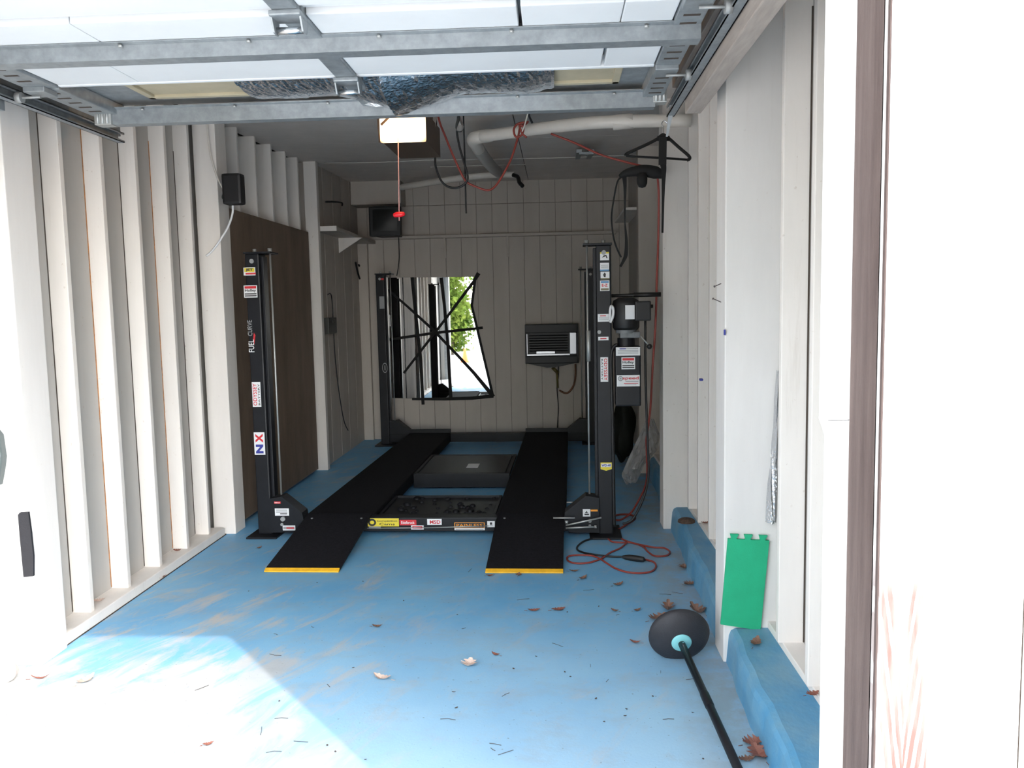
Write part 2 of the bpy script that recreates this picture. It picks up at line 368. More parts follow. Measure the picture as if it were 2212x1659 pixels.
M['leaf'] = mat('dry_brown_leaf', (0.14, 0.07, 0.045), 0.8, col2=(0.22, 0.125, 0.09), vscale=30)
M['leafpale'] = mat('dry_pale_leaf', (0.50, 0.36, 0.29), 0.8, col2=(0.62, 0.49, 0.42), vscale=30)
M['leafred'] = mat('dry_red_leaf', (0.20, 0.065, 0.045), 0.8, col2=(0.27, 0.115, 0.08), vscale=30)
M['twig'] = mat('dark_twig', (0.06, 0.045, 0.04), 0.8)
M['greyplate'] = mat('grey_painted_metal', (0.11, 0.13, 0.13), 0.5, 0.1)
M['plasticbag'] = mat('cloudy_plastic_film', (0.42, 0.41, 0.41), 0.25, alpha=0.55, bump=0.6, bscale=18, spec=0.6)
M['screen'] = mat('dark_screen', (0.008, 0.009, 0.010), 0.3)
M['bagblack'] = mat('black_bag', (0.010, 0.012, 0.011), 0.7, spec=0.2, bump=0.6, bscale=25)
M['leather'] = mat('black_webbing', (0.008, 0.008, 0.008), 0.8)
M['cone'] = mat('orange_cone', (0.85, 0.16, 0.03), 0.5)
M['brownpad'] = mat('brown_fibre', (0.085, 0.055, 0.04), 0.95, var=0.4, vscale=60, bump=0.8, bscale=120)
M['housing'] = mat('brown_opener_housing', (0.045, 0.028, 0.018), 0.5)
M['glass'] = mat('frosted_bulb', (0.85, 0.85, 0.83), 0.05, trans=0.95)
M['foliage'] = None
def foliage(name, c1, c2):
    m = bpy.data.materials.new(name); m.use_nodes = True; n = m.node_tree.nodes; l = m.node_tree.links; n.clear()
    o = n.new('ShaderNodeOutputMaterial'); d = n.new('ShaderNodeBsdfDiffuse'); t = n.new('ShaderNodeBsdfTranslucent'); mx = n.new('ShaderNodeMixShader'); mx.inputs[0].default_value = 0.5
    P = n.new('ShaderNodeTexCoord').outputs['Object']; c = ramp(n, [(0.35, c1), (0.65, c2)]); l.new(noise(n, l, P, 1.3, 4).outputs['Fac'], c.inputs[0])
    l.new(c.outputs[0], d.inputs[0]); l.new(c.outputs[0], t.inputs[0]); l.new(d.outputs[0], mx.inputs[1]); l.new(t.outputs[0], mx.inputs[2]); l.new(mx.outputs[0], o.inputs[0]); return m
M['foliage'] = foliage('backlit_foliage', (0.05, 0.11, 0.02), (0.20, 0.25, 0.05))
M['bark'] = mat('tree_bark', (0.12, 0.09, 0.07), 0.9, var=0.3, vscale=8, bump=0.5, bscale=20)

# ------------------------------------------------------------------ setting
LW = -2.585                       # inner line of left sill and posts
CEIL = lambda y: 3.235 + 0.027 * (y - 6.45)
YB = 10.70                        # back wall face
# floor slab and the ground outside
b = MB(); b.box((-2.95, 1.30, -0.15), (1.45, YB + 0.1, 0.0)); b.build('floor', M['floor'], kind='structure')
b = MB(); b.box((-30, -40, -0.25), (30, 1.30, -0.012)); b.build('ground', M['ground'], kind='structure')
# ceiling with panels
b = MB(); b.add([(-3.0, 1.3, CEIL(1.3) + .02), (1.5, 1.3, CEIL(1.3) + .02), (1.5, YB + .1, CEIL(YB) + .02), (-3.0, YB + .1, CEIL(YB) + .02),
                 (-3.0, 1.3, CEIL(1.3) + .12), (1.5, 1.3, CEIL(1.3) + .12), (1.5, YB + .1, CEIL(YB) + .12), (-3.0, YB + .1, CEIL(YB) + .12)],
                [(0,3,2,1),(4,5,6,7),(0,1,5,4),(1,2,6,5),(2,3,7,6),(3,0,4,7)])
ceil = b.build('ceiling', M['gap'], kind='structure')
yy = 1.55
while yy < YB:
    y2 = min(yy + 1.22, YB)
    for x1, x2 in ((-2.66, -0.30), (-0.292, 1.12)):
        b = MB(); a1, a2 = yy + .003, y2 - .003
        vs = [(x1, a1, CEIL(a1)), (x2, a1, CEIL(a1)), (x2, a2, CEIL(a2)), (x1, a2, CEIL(a2))]
        b.prism(vs, (0, 0, 0.021)); b.build('ceiling_panel', M['ceil'], ceil)
    yy += 1.22

# left wall: sheathing as the wall itself, then studs, sill, posts, plywood
ZT = 3.4
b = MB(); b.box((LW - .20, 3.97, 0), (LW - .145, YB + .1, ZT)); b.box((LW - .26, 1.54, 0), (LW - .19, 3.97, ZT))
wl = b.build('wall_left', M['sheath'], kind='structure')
b = MB(); b.bev((LW - .18, 3.97, 0), (LW, 6.10, .062), .006); b.build('sill_plate', M['cream'], wl)
def stud(y, x0, x1, z0, z1, parent, m='cream', t=.038):
    b = MB(); b.bev((x0, y, z0), (x1, y + t, z1), .004); return b.build('stud', M[m], parent)
for y in (4.32, 4.725, 5.13, 5.535, 5.90):
    stud(y, LW - .147, LW - .040, .062, CEIL(y), wl)
# jamb post of the wide bay
b = MB(); b.bev((LW - .62, 3.80, 0), (LW + .005, 4.02, CEIL(4)), .006); b.build('post', M['whitepaint'], wl)
b = MB(); b.bev((LW - .60, 3.775, 0), (LW + .022, 3.99, .085), .008); b.build('sill_block', M['whitepaint'], wl)
# caulk and rust lines where studs meet the sheathing
for k, y in enumerate((4.32, 4.725, 5.13, 5.535, 5.90)):
    b = MB(); b.box((LW - .148, y - .006, .07), (LW - .142, y + .001, 2.9))
    b.build('caulk_line', M['rust'] if k in (1, 3) else M['gap'], wl)
b = MB(); b.box((LW - .01, 4.0, -.002), (LW + .003, 6.12, .006)); b.build('caulk_line', M['gap'], wl)
# post ending the open bay
b = MB(); b.bev((LW - .10, 6.13, 0), (LW + .075, 6.33, CEIL(6.2)), .006); b.build('post', M['cream'], wl)
# plywood wainscot
b = MB(); b.bev((LW + .012, 6.33, .03), (LW + .026, 8.56, 2.555), .003); b.build('plywood_panel', M['ply'], wl)
for y in (6.72, 7.13, 7.54, 7.95, 8.33):
    stud(y, LW - .147, LW + .010, 1.2, CEIL(y), wl)
b = MB(); b.bev((LW - .02, 8.62, 0), (LW + .115, 8.70, CEIL(8.6)), .005); b.build('post', M['cream'], wl)
# siding beyond the post
y = 8.70
while y < YB - .05:
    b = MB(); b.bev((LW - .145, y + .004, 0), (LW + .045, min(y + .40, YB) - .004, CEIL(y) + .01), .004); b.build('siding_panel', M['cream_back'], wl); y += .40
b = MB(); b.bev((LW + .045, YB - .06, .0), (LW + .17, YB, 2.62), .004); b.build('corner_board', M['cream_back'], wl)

# back wall: grooved siding sheets and ledge
b = MB(); b.box((-2.9, YB + .012, 0), (1.4, YB + .1, 3.5)); wb = b.build('wall_back', M['groove'], kind='structure')
x = -2.62
while x < 1.1:
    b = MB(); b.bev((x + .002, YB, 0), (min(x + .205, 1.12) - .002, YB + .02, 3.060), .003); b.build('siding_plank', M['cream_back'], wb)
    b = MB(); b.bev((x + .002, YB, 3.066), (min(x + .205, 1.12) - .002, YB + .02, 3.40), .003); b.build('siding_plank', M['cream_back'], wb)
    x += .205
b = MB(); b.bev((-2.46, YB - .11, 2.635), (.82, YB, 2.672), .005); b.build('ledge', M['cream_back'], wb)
for px in (962, 1097):
    c = A(px, 530, Y=YB); b = MB()
    b.prism([(c.x - .015, YB, 2.635), (c.x - .015, YB - .09, 2.635), (c.x - .015, YB - .02, 2.38), (c.x - .015, YB, 2.38)], (.03, 0, 0)); b.build('ledge_bracket', M['cream_back'], wb)
c0, c1 = A(790, 404, Y=10.35), A(866, 440, Y=10.35)
b = MB(); b.bev((LW + .05, 10.35, c1.z), (c1.x, YB, CEIL(10.5)), .01); b.build('soffit_box', M['cream_back'], wb)

# right wall: sheathing, concrete curb, sill, studs, posts
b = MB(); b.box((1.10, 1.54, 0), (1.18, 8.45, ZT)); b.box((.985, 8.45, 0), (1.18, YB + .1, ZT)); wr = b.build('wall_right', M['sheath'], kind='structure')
def curb(y0, y1, n=14):
    b = MB(); sec = []
    for i in range(n + 1):
        t = i / n; y = y0 + (y1 - y0) * t; j = .006 * math.sin(7 * y) + .004 * math.sin(19 * y)
        x = .775 + .0325 * (y - 2.9) + j
        sec.append([(x, y, 0), (x + .006, y, .07), (x + .012, y, .135), (x + .022, y, .160), (x + .045, y, .172), (1.095, y, .172), (1.095, y, 0)])
    vs = [p for q in sec for p in q]; k = 7; fs = []
    for i in range(n):
        for a in range(k):
            c = (a + 1) % k; fs.append((i*k + a, i*k + c, (i+1)*k + c, (i+1)*k + a))
    fs += [list(range(k))[::-1], [n*k + a for a in range(k)]]
    b.add(vs, fs); return b
curb(1.56, YB - .02, 60).build('concrete_curb', M['curb'], wr)
b = MB(); b.bev((1.005, 1.56, .170), (1.10, 10.6, .205), .004); b.build('sill_plate', M['cream'], wr)
for y in (1.90, 2.32, 2.74, 3.16, 3.585, 4.0, 4.42, 4.82, 5.22, 5.62, 6.02):
    stud(y, .985, 1.105, .204, CEIL(y) + .01, wr)
for k, y in enumerate((3.16, 3.585, 5.22, 5.62, 6.02)):
    b = MB(); b.box((1.094, y - .007, .21), (1.101, y + .001, 2.95)); b.build('caulk_line', M['rust'] if k == 0 else M['gap'], wr)
# boxed posts standing over the curb, trim board down to the floor
for y, z0 in ((3.84, .17), (6.20, .17)):
    b = MB(); b.bev((.795 if y < 5 else .822, y, 0), (1.05 if y < 5 else 1.022, y + .20, CEIL(y) + .01), .006); b.build('post', M['whitepaint'] if y < 5 else M['cream'], wr)
b = MB(); b.bev((.86, 8.30, 0), (1.12, 8.45, CEIL(8.3) + .01), .006); b.build('post', M['cream_back'], wr)
b = MB(); b.bev((.80, 9.2, 2.77), (.985, 10.6, 2.80), .004); b.build('wall_shelf_board', M['cream'], wr)

# front wall: header, left return, right jamb with boards
b = MB(); b.box((-6.0, 1.42, 2.55), (4.0, 1.54, 3.6)); b.box((-6.0, 1.42, -.05), (-2.53, 1.54, 2.55)); b.box((.60, 1.43, -.05), (4.0, 1.54, 2.55))
wf = b.build('wall_front', M['siding'], kind='structure')
b = MB(); b.bev((.553, 1.415, 0), (.62, 1.555, 2.55), .007); b.build('jamb_board', M['jambwood'], wf)
# white weatherboards beside the opening
for k, (xa, xb) in enumerate(((.553, .650), (.656, .798), (.808, .945), (.949, 1.09), (1.094, 1.24), (1.244, 1.40))):
    b = MB(); b.bev((xa, 1.39 if k == 0 else 1.396, -.012), (xb, 1.43, 2.60), .004); b.build('weatherboard', M['board'] if k == 0 else M['siding'], wf, origin=(xa, 1.39, 0))
b = MB(); b.box((.797, 1.412, -.01), (.809, 1.428, 2.55)); b.build('board_gap', M['gap'], wf)
b = MB(); b.box((.5505, 1.394, -.01), (.5535, 1.404, 2.55)); b.build('jamb_edge_strip', M['jambwood'], wf)
b = MB(); b.bev((.512, 1.557, 1.50), (.60, 1.60, 2.55), .004); b.build('stop_board', M['siding'], wf)
b = MB(); b.prism([(.512, 1.557, 1.505), (.524, 1.557, 1.47), (.524, 1.557, 0), (.60, 1.557, 0), (.60, 1.557, 1.505)], (0, .043, 0)); b.build('stop_board', M['siding'], wf)

# ------------------------------------------------------------------ overhead door (open, lying under the ceiling)
ZD = 2.755                                    # underside of the insulation boards
YN, YJ, YP, YE = 1.75, 2.85, 3.655, 4.235     # near end, joint, lower edge of white boards, far edge
DX0, DX1 = -2.36, 0.575
b = MB()
for (a, c) in ((YN, YJ - .004), (YJ + .004, YP - .004), (YP + .004, YE)): b.bev((DX0, a, ZD + .05), (DX1, c, ZD + .085), .006)
door = b.build('door_1', M['galv'], kind='structure')
XM0, XM1 = -.935, -.845                       # centre stile
XS0, XS1 = DX0 + .165, DX1 - .125              # inner lines of end stiles
def foam(x0, x1, y0, y1, z=0.0):
    b = MB(); b.bev((x0, y0, ZD + z), (x1, y1, ZD + .05), .005); b.build('insulation_board', M['foam'], door)
# middle section: near strip and far strip, each side split by seams
for (y0, y1, cuts) in ((YJ + .05, 3.14, (XS0, -1.69, XM0)), (3.205, YP - .01, (XS0, -1.82, XM0)), (YJ + .05, 3.14, (XM1, -.105, .26, XS1)), (3.205, YP - .01, (XM1, .225, XS1)),
                       (2.30, YJ - .03, (XS0, -2.04, XM0)), (2.30, YJ - .03, (XM1, -.45, XS1)), (YN + .04, 2.25, (XS0, -1.2, XM0)), (YN + .04, 2.25, (XM1, -.2, XS1))):
    for i in range(len(cuts) - 1):
        wide = cuts[i] in (-.105, .225)
        foam(cuts[i] + (.008 if wide else .0015), cuts[i+1] - (.006 if cuts[i+1] in (-.105, .225) else .0015), y0, y1)
for yj in (YJ - .012, 2.27): 
    b = MB(); b.bev((XS0, yj - .028, ZD + .018), (XS1, yj + .048, ZD + .05), .004); b.build('section_rail', M['foam'], door)
b = MB(); b.bev((XS0, YP - .012, ZD - .004), (XS1, YP + .012, ZD + .05), .004); b.build('section_rail', M['foam'], door)
# stiles
for (x0, x1) in ((DX0 + .02, XS0 - .004), (XS1 + .004, DX1 - .02), (XM0, XM1)):
    for (a, c) in ((YN, YJ - .01), (YJ + .01, YP - .006), (YP + .006, YE - .01)):
        b = MB(); b.bev((x0, a, ZD - .012), (x1, c, ZD + .05), .006)
        s = b.build('stile', M['galv'], door)
        if x0 != XM0:
            y = a + .06
            while y < c - .05:
                b = MB(); b.box(((x0 + x1) / 2 - .03, y, ZD - .0135), ((x0 + x1) / 2 + .03, y + .016, ZD - .0115)); b.build('slot', M['gap'], s); y += .085
# strut bars (hat section) across the door
def strut(y0, y1, x0, x1, z0, z1):
    prof = [(y0 - .02, z1), (y0 - .02, z1 - .004), (y0, z1 - .008), (y0 + .004, z0), (y1 - .004, z0), (y1, z1 - .008), (y1 + .02, z1 - .004), (y1 + .02, z1)]
    b = MB(); b.prism([(x0, y, z) for y, z in prof], (x1 - x0, 0, 0)); s = b.build('strut', M['galv'], door)
    for x in np.linspace(x0 + .25, x1 - .2, 6):
        b = MB(); b.cyl((x, y0 - .010, z1 - .010), (x, y0 - .010, z1 - .018), .008, seg=8); b.build('screw', M['zinc'], s)
strut(3.115, 3.195, DX0 - .0, DX1 - .02, ZD - .062, ZD - .002)
strut(4.145, 4.215, DX0 + .05, DX1 - .06, ZD - .060, ZD + .02)
# far section: steel back, two yellowed window frames, foil blanket sagging over the middle
for (x0, x1) in ((-1.97, -1.42), (-.03, .33)):
    b = MB(); y0, y1 = 3.74, 4.05
    for (p, q) in (((x0, y0), (x1, y0 + .035)), ((x0, y1 - .035), (x1, y1)), ((x0, y0), (x0 + .035, y1)), ((x1 - .035, y0), (x1, y1))): b.bev((p[0], p[1], ZD + .030), (q[0], q[1], ZD + .052), .004)
    w = b.build('window_frame', M['yellow'], door)
    b = MB(); b.box((x0 + .03, y0 + .03, ZD + .044), (x1 - .03, y1 - .03, ZD + .050)); b.build('pane', M['yellow'], w)
def foil_sheet(x0, x1, y0, y1, sagf, nx=56, ny=14, seed=1):
    r = np.random.default_rng(seed); b = MB(); vs = []; fs = []
    J = r.normal(0, .0019, (nx + 1, ny + 1))
    for i in range(nx + 1):
        for j in range(ny + 1):
            u, v = i / nx, j / ny; x = x0 + (x1 - x0) * u; y = y0 + (y1 - y0) * v
            z = ZD + .038 - sagf(u, v) + J[i, j]; vs.append((x, y + .012 * math.sin(9 * u), z))
    for i in range(nx):
        for j in range(ny): fs.append((i*(ny+1)+j, (i+1)*(ny+1)+j, (i+1)*(ny+1)+j+1, i*(ny+1)+j+1))
    b.add(vs, fs, 0, False); return b
foil_sheet(-1.44, -.72, 3.70, 4.14, lambda u, v: .03 * math.sin(math.pi * v) + .085 * max(0, u - .55) / .45 * (.35 + .65 * v), seed=2).build('foil_blanket', M['foil'], door)
foil_sheet(-.76, .02, 3.70, 4.15, lambda u, v: .045 * math.sin(math.pi * v) ** .7 + .10 * max(0, .42 - u) / .42 * (.3 + .7 * v) - .02 * max(0, u - .85) / .15, seed=3).build('foil_blanket', M['foil'], door)
# torn foil edge hanging below the far strut
pts = [A(px, py, Y=4.10) for px, py in ((742, 196), (756, 204), (772, 216), (790, 224), (812, 231), (830, 228), (826, 216), (818, 202), (812, 190))]
b = MB(); r = random.Random(4); vs = []; n = len(pts)
for p in pts:
    for k in range(4): vs.append(p + Vector((r.uniform(-.006, .006), (k - 1.5) * .02, r.uniform(-.008, .008) + (.02 if k in (0, 3) else 0))))
b.add(vs, [(i*4+k, i*4+k+1, (i+1)*4+k+1, (i+1)*4+k) for i in range(n-1) for k in range(3)]); 
mid = Vector((sum(p.x for p in pts) / n, 4.10, ZD + .02))
b.add([p for p in pts] + [mid], [(i, i + 1, n) for i in range(n - 1)]); b.build('torn_foil_edge', mat('bright_torn_foil', (0.80, 0.81, 0.82), 0.4, 0.55, bump=0.8, bscale=90), door)
# hinges on the centre stile, corner brackets with rollers
def hinge(x, y):
    b = MB(); b.bev((x - .055, y - .045, ZD - .032), (x + .055, y + .045, ZD - .012), .006)
    for s in (-1, 1): b.prism([(x + s * .05 - .003, y - .03, ZD - .03), (x + s * .05 - .003, y + .05, ZD - .03), (x + s * .05 - .003, y + .035, ZD - .075), (x + s * .05 - .003, y - .005, ZD - .075)], (.006, 0, 0))
    h = b.build('hinge', M['galv'], door); b = MB(); b.cyl((x - .05, y + .02, ZD - .062), (x + .05, y + .02, ZD - .062), .012, seg=10); b.build('hinge_pin', M['chrome'], h)
hinge(-.89, YJ); hinge(-.89, YP + .01)
for (x, s) in ((DX0 + .075, -1), (DX1 - .075, 1)):
    for y in (YJ, YP): 
        b = MB(); b.bev((x - .05, y - .05, ZD - .035), (x + .05, y + .05, ZD - .010), .005); h = b.build('hinge', M['galv'], door)
        b = MB(); b.cyl((x, y, ZD - .045), (x + s * .115, y, ZD - .045), .006, seg=8); b.cyl((x + s * .085, y, ZD - .045), (x + s * .11, y, ZD - .045), .024, seg=14); b.build('roller', M['boltsteel'], h)
for px0, px1, py0, py1, s in ((204, 238, 236, 270, -1), (1411, 1441, 187, 221, 1)):
    p, q = A(px0, py1, Y=4.13), A(px1, py0, Y=4.13); b = MB(); w = (q.x - p.x)
    b.bev((p.x, 4.13, p.z), (q.x, 4.20, q.z + .02), .004)
    for k in range(3): b.cyl((p.x + w * (.22 + .28 * k), 4.128, p.z + .004), (p.x + w * (.22 + .28 * k), 4.128, q.z), .0075, seg=8)
    b.build('corner_bracket', M['zinc'], door)

# tracks
def track(x, y0, y1, s, label):
    z = 2.70; b = MB()
    for (za, zb, xa, xb) in ((z, z + .055, 0, .004), (z + .051, z + .055, 0, .04), (z, z + .004, 0, .04), (z + .043, z + .055, .036, .04), (z, z + .012, .036, .04)):
        X0, X1 = sorted((x + s * xa, x + s * xb)); b.box((X0, y0, za), (X1, y1, zb))
    root = thing('door_track', (x, y0, z), label, 'door track')
    b.build('channel', M['galv'], root)
    return root
tl = track(-2.455, 1.60, 4.62, 1, 'left galvanised door track running above the open stud bay')
b = MB(); b.bev((-2.475, 1.6, 2.745), (-2.457, 4.66, 2.80), .003); b.build('support_angle', M['galv'], tl)
b = MB(); b.bev((-2.50, 3.62, 2.66), (-2.47, 3.68, 3.1), .003); b.build('hanger_strap', M['galv'], tl)
p = A(1436, 250, Y=4.5)
tr = track(.645, 1.60, 4.40, -1, 'right galvanised door track with a timber rail below it')
b = MB(); b.bev((.647, 1.6, 2.75), (.667, 4.42, 2.80), .003); b.build('support_angle', M['galv'], tr)
b = MB(); b.prism([(.615, 4.36, 2.75), (.645, 4.36, 2.75), (.612, 4.40, 2.60), (.602, 4.40, 2.60)], (0, .006, 0)); b.build('end_bracket', M['galv'], tr)
b = MB(); b.bev((.650, 1.62, 2.640), (.725, 4.08, 2.735), .005); b.build('timber_rail', M['railwood'], tr)
b = MB(); b.bev((.62, 2.2, 2.82), (.66, 4.3, 2.90), .004); b.build('timber_brace', M['railwood'], tr)

# ------------------------------------------------------------------ four-post car lift (local frame: u across, v along, turned with the root)
LO = Vector((-.940, 6.05, 0)); LA = .022
lift = thing('car_lift', LO, 'black four-post car lift with two runways, filling the back of the garage', 'car lift')
WO[lift.name] = (0, 0, 0); lift.rotation_euler = (0, 0, -LA)
def L(px, py, Y):
    p = A(px, py, Y=Y) - LO; c, s_ = math.cos(LA), math.sin(LA)
    return Vector((c * p.x - s_ * p.y, s_ * p.x + c * p.y, p.z))
PM = [M[k] for k in ('label_white', 'red', 'ink', 'navy', 'blueprint', 'yellow_print', 'orange_print', 'olive_print', 'grey_print')]
W_, R_, K_, N_, B_, Y_, O_, V_, G_ = range(9)
EX, EZ = Vector((1, 0, 0)), Vector((0, 0, 1))
def sticker(parent, v, Yw, x0, y0, x1, y1, draw, bgm=W_, name='sticker', label=None, shear=0, right=EX, up=EZ):
    p, q = L(x0, y1, Yw), L(x1, y0, Yw); c = Vector(((p.x + q.x) / 2, v - .0006, (p.z + q.z) / 2)); w, h = q.x - p.x, q.z - p.z
    b = MB()
    if bgm is not None: b.plate(c, EX, EZ, w, h, bgm)
    draw(b, c - Vector((0, .0008, 0)), w, h)
    return b.build(name, PM, parent, label=label)
def seat(b, c, fx, fy, w, h, ww, hh, m, k=0):  # coloured band inside a sticker, fx, fy in -0.5..0.5
    b.plate(c + EX * (fx * w) + EZ * (fy * h) - Vector((0, .0004 * k, 0)), EX, EZ, ww * w, hh * h, m, t=.0006)
def txt(b, c, s, fx, fy, w, h, ww, hh, m, k=1, bold=.02, right=EX, up=EZ):
    b.text(s, c + EX * (fx * w) + EZ * (fy * h) - Vector((0, .0006 + .0004 * k, 0)), right, up, hh, m, bold, ww)
def column(u0, v0, sgn, top, rear=False):
    """square tube with flanges, cap plate, lock rod; sgn points towards the middle of the lift"""
    b = MB(); w = .108; ua, ub = (u0, u0 + w); vb = v0 + .15
    b.bev((ua, v0, .012), (ub, vb, top), .010)
    u_in = ub if sgn > 0 else ua
    b.bev((min(u_in, u_in + sgn * .022), v0 + .035, .012), (max(u_in, u_in + sgn * .022), v0 + .115, top - .02), .004)
    c = b.build('column', M['black'], lift)
    b = MB(); e = u_in + sgn * .095
    b.bev((min(ua - .008, e), v0 - .012, top), (max(ub + .008, e), vb + .012, top + .014), .003); b.build('cap_plate', M['black'], c)
    b = MB(); ru = u_in + sgn * .066
    b.cyl((ru, v0 + .06, .30), (ru, v0 + .06, top + .004), .0075, seg=8); b.build('lock_rod', M['zinc'], c, label='thin bright rod')
    for (p_, q_, r_, n_) in (((ru, v0 + .06, top + .014), (ru, v0 + .06, top + .042), .017, 6), ((ua + .055, v0 + .06, top + .014), (ua + .055, v0 + .06, top + .040), .015, 6), ((ua + .055, v0 + .001, top - .055), (ua + .055, v0 - .010, top - .055), .017, 12)):
        b = MB(); b.cyl(p_, q_, r_, seg=n_); b.build('bolt', M['boltsteel'], c)
    b = MB(); bx0, bx1 = (ua - .06, ub + .07) if sgn > 0 else (ua - .07, ub + .06)
    b.bev((bx0, v0 - .10, 0), (bx1, vb + .12, .014), .003); b.build('base_plate', M['black'], c)
    return c
cFL = column(-1.372, 0.0, 1, 2.165); cFR = column(1.258, -.005, -1, 2.165)
cRL = column(-1.372, 4.12, 1, 2.165); cRR = column(1.258, 4.12, -1, 2.165)
# carriage housings at the ends of the cross beams
def carriage(sgn, v0, t=.13):
    u = sgn * 1.262; i = -sgn; P = [(0, .035), (0, .30), (.10, .315), (.255, .19), (.265, .125), (.225, .035)]
    b = MB(); b.prism([(u + i * a, v0, z) for a, z in P][::(1 if i > 0 else -1)], (0, t, 0))
    return b.build('carriage', M['black'], lift)
gFL = carriage(-1, -.035); gFR = carriage(1, -.035); gRL = carriage(-1, 4.14); gRR = carriage(1, 4.14)
# cross beams
bmF = MB(); bmF.bev((-1.265, .0, .035), (1.265, .11, .142), .006); xF = bmF.build('cross_beam', M['black'], lift)
bmR = MB(); bmR.bev((-1.265, 4.13, .035), (1.265, 4.25, .142), .006); xR = bmR.build('cross_beam', M['black'], lift)
# runways with raised lips, near ramps with yellow toe
for (u0, u1) in ((-1.005, -.475), (.478, 1.010)):
    b = MB(); b.bev((u0, .06, .125), (u1, 4.16, .150), .004); b.bev((u0, .10, .045), (u0 + .03, 4.12, .125), .003); b.bev((u1 - .03, .10, .045), (u1, 4.12, .125), .003)
    rw = b.build('runway', M['deck'], lift)
    b = MB(); b.bev((u0, 4.13, .15), (u1, 4.16, .20), .004); b.build('wheel_stop', M['black'], rw)
    a0, a1 = u0 + .012, u1 - .012
    b = MB(); b.prism([(a0, -.845, .004), (a0, -.845, .020), (a0, .075, .158), (a0, .075, .140)], (a1 - a0, 0, 0)); ar = b.build('approach_ramp', M['deck'], lift)
    b = MB(); b.prism([(a0, -.872, .002), (a0, -.872, .010), (a0, -.842, .0225), (a0, -.842, .004)], (a1 - a0, 0, 0)); b.build('toe_strip', M['ramp_yellow'], ar, label='yellow painted toe edge')
    for u in (a0 + .06, a1 - .06):
        b = MB(); b.cyl((u, -.03, .140), (u, -.03, .149), .009, seg=8); b.build('hinge_pin', M['castgrey'], ar)
# cables and rods of the release linkage along the front beam
def rod(p, q, r=.006, name='linkage_rod'):
    b = MB(); b.cyl(p, q, r, seg=8); return b.build(name, M['zinc'], lift)
rod(L(793, 1141, 6.03), L(925, 1140, 6.03), .0035); rod(L(925, 1140, 6.03), L(1056, 1136, 6.03), .0035)
rod(L(1195, 1119, 5.95), L(1242, 1119, 5.95)); rod(L(1222, 1135, 5.94), L(1299, 1118, 5.94), .007); rod(L(1222, 1141, 5.93), L(1283, 1138, 5.93), .007); rod(L(1224, 1085, 6.2), L(1241, 1085, 6.2), .005)
b = MB(); b.cyl(L(1284, 1138, 5.93), L(1289, 1138, 5.93), .012, seg=8); b.build('linkage_bolt', M['zinc'], lift); b = MB(); b.cyl(L(1224, 1125, 5.94), L(1224, 1131, 5.94), .012, seg=8); b.build('linkage_bolt', M['zinc'], lift)

# stickers ---- front left column
vF = 0.0
def holley(b, c, w, h):
    seat(b, c, 0, .34, w, h, .86, .20, R_); txt(b, c, 'Holley', 0, .06, w, h, .84 * w, .27 * h, K_, 1, .03)
    for f in (-.20, -.36): seat(b, c, 0, f, w, h, .88, .09, K_)
def odyssey(down):
    def d(b, c, w, h):
        r, u = (-EZ, EX) if down else (EZ, -EX)
        txt(b, c, 'ODYSSEY', .18 if down else -.18, 0, w, h, .9 * h, .45 * w, R_, 1, .015, r, u)
        txt(b, c, 'BATTERY', -.28 if down else .30, 0, w, h, .86 * h, .20 * w, K_, 1, .01, r, u)
    return d
def jet(b, c, w, h):
    seat(b, c, 0, .18, w, h, .86, .50, Y_); txt(b, c, 'JET', 0, .18, w, h, .6 * w, .38 * h, K_, 2, .05); seat(b, c, .1, -.28, w, h, .86, .22, R_)
sticker(cFL, vF, 6.05, 523, 577, 548, 595, jet)
sticker(cFL, vF, 6.05, 524, 616, 552, 643, holley)
def fuel(b, c, w, h):
    txt(b, c, 'FUEL', 0, -.30, w, h, .38 * h, .62 * w, W_, 1, .01, EZ, -EX); txt(b, c, 'CURVE', -.08, .24, w, h, .48 * h, .52 * w, G_, 1, .01, EZ, -EX)
    b.add([c + EX * (.34 * w) + EZ * (.10 * h) - Vector((0, .0006, 0)), c + EX * (.50 * w) + EZ * (.02 * h) - Vector((0, .0006, 0)), c + EX * (.34 * w) - EZ * (.26 * h) - Vector((0, .0006, 0)), c + EX * (.22 * w) - EZ * (.1 * h) - Vector((0, .0006, 0))], [(0, 3, 2, 1)], R_)
sticker(cFL, vF, 6.05, 531, 690, 547, 762, fuel, None, 'lettering')
sticker(cFL, vF, 6.05, 543, 826, 559, 880, odyssey(False))
def nx(b, c, w, h):
    txt(b, c, 'N', 0, -.24, w, h, .40 * h, .70 * w, N_, 1, .05, EZ, -EX); txt(b, c, 'X', 0, .24, w, h, .40 * h, .70 * w, R_, 1, .05, EZ, -EX)
sticker(cFL, vF, 6.05, 547, 935, 568, 984, nx)
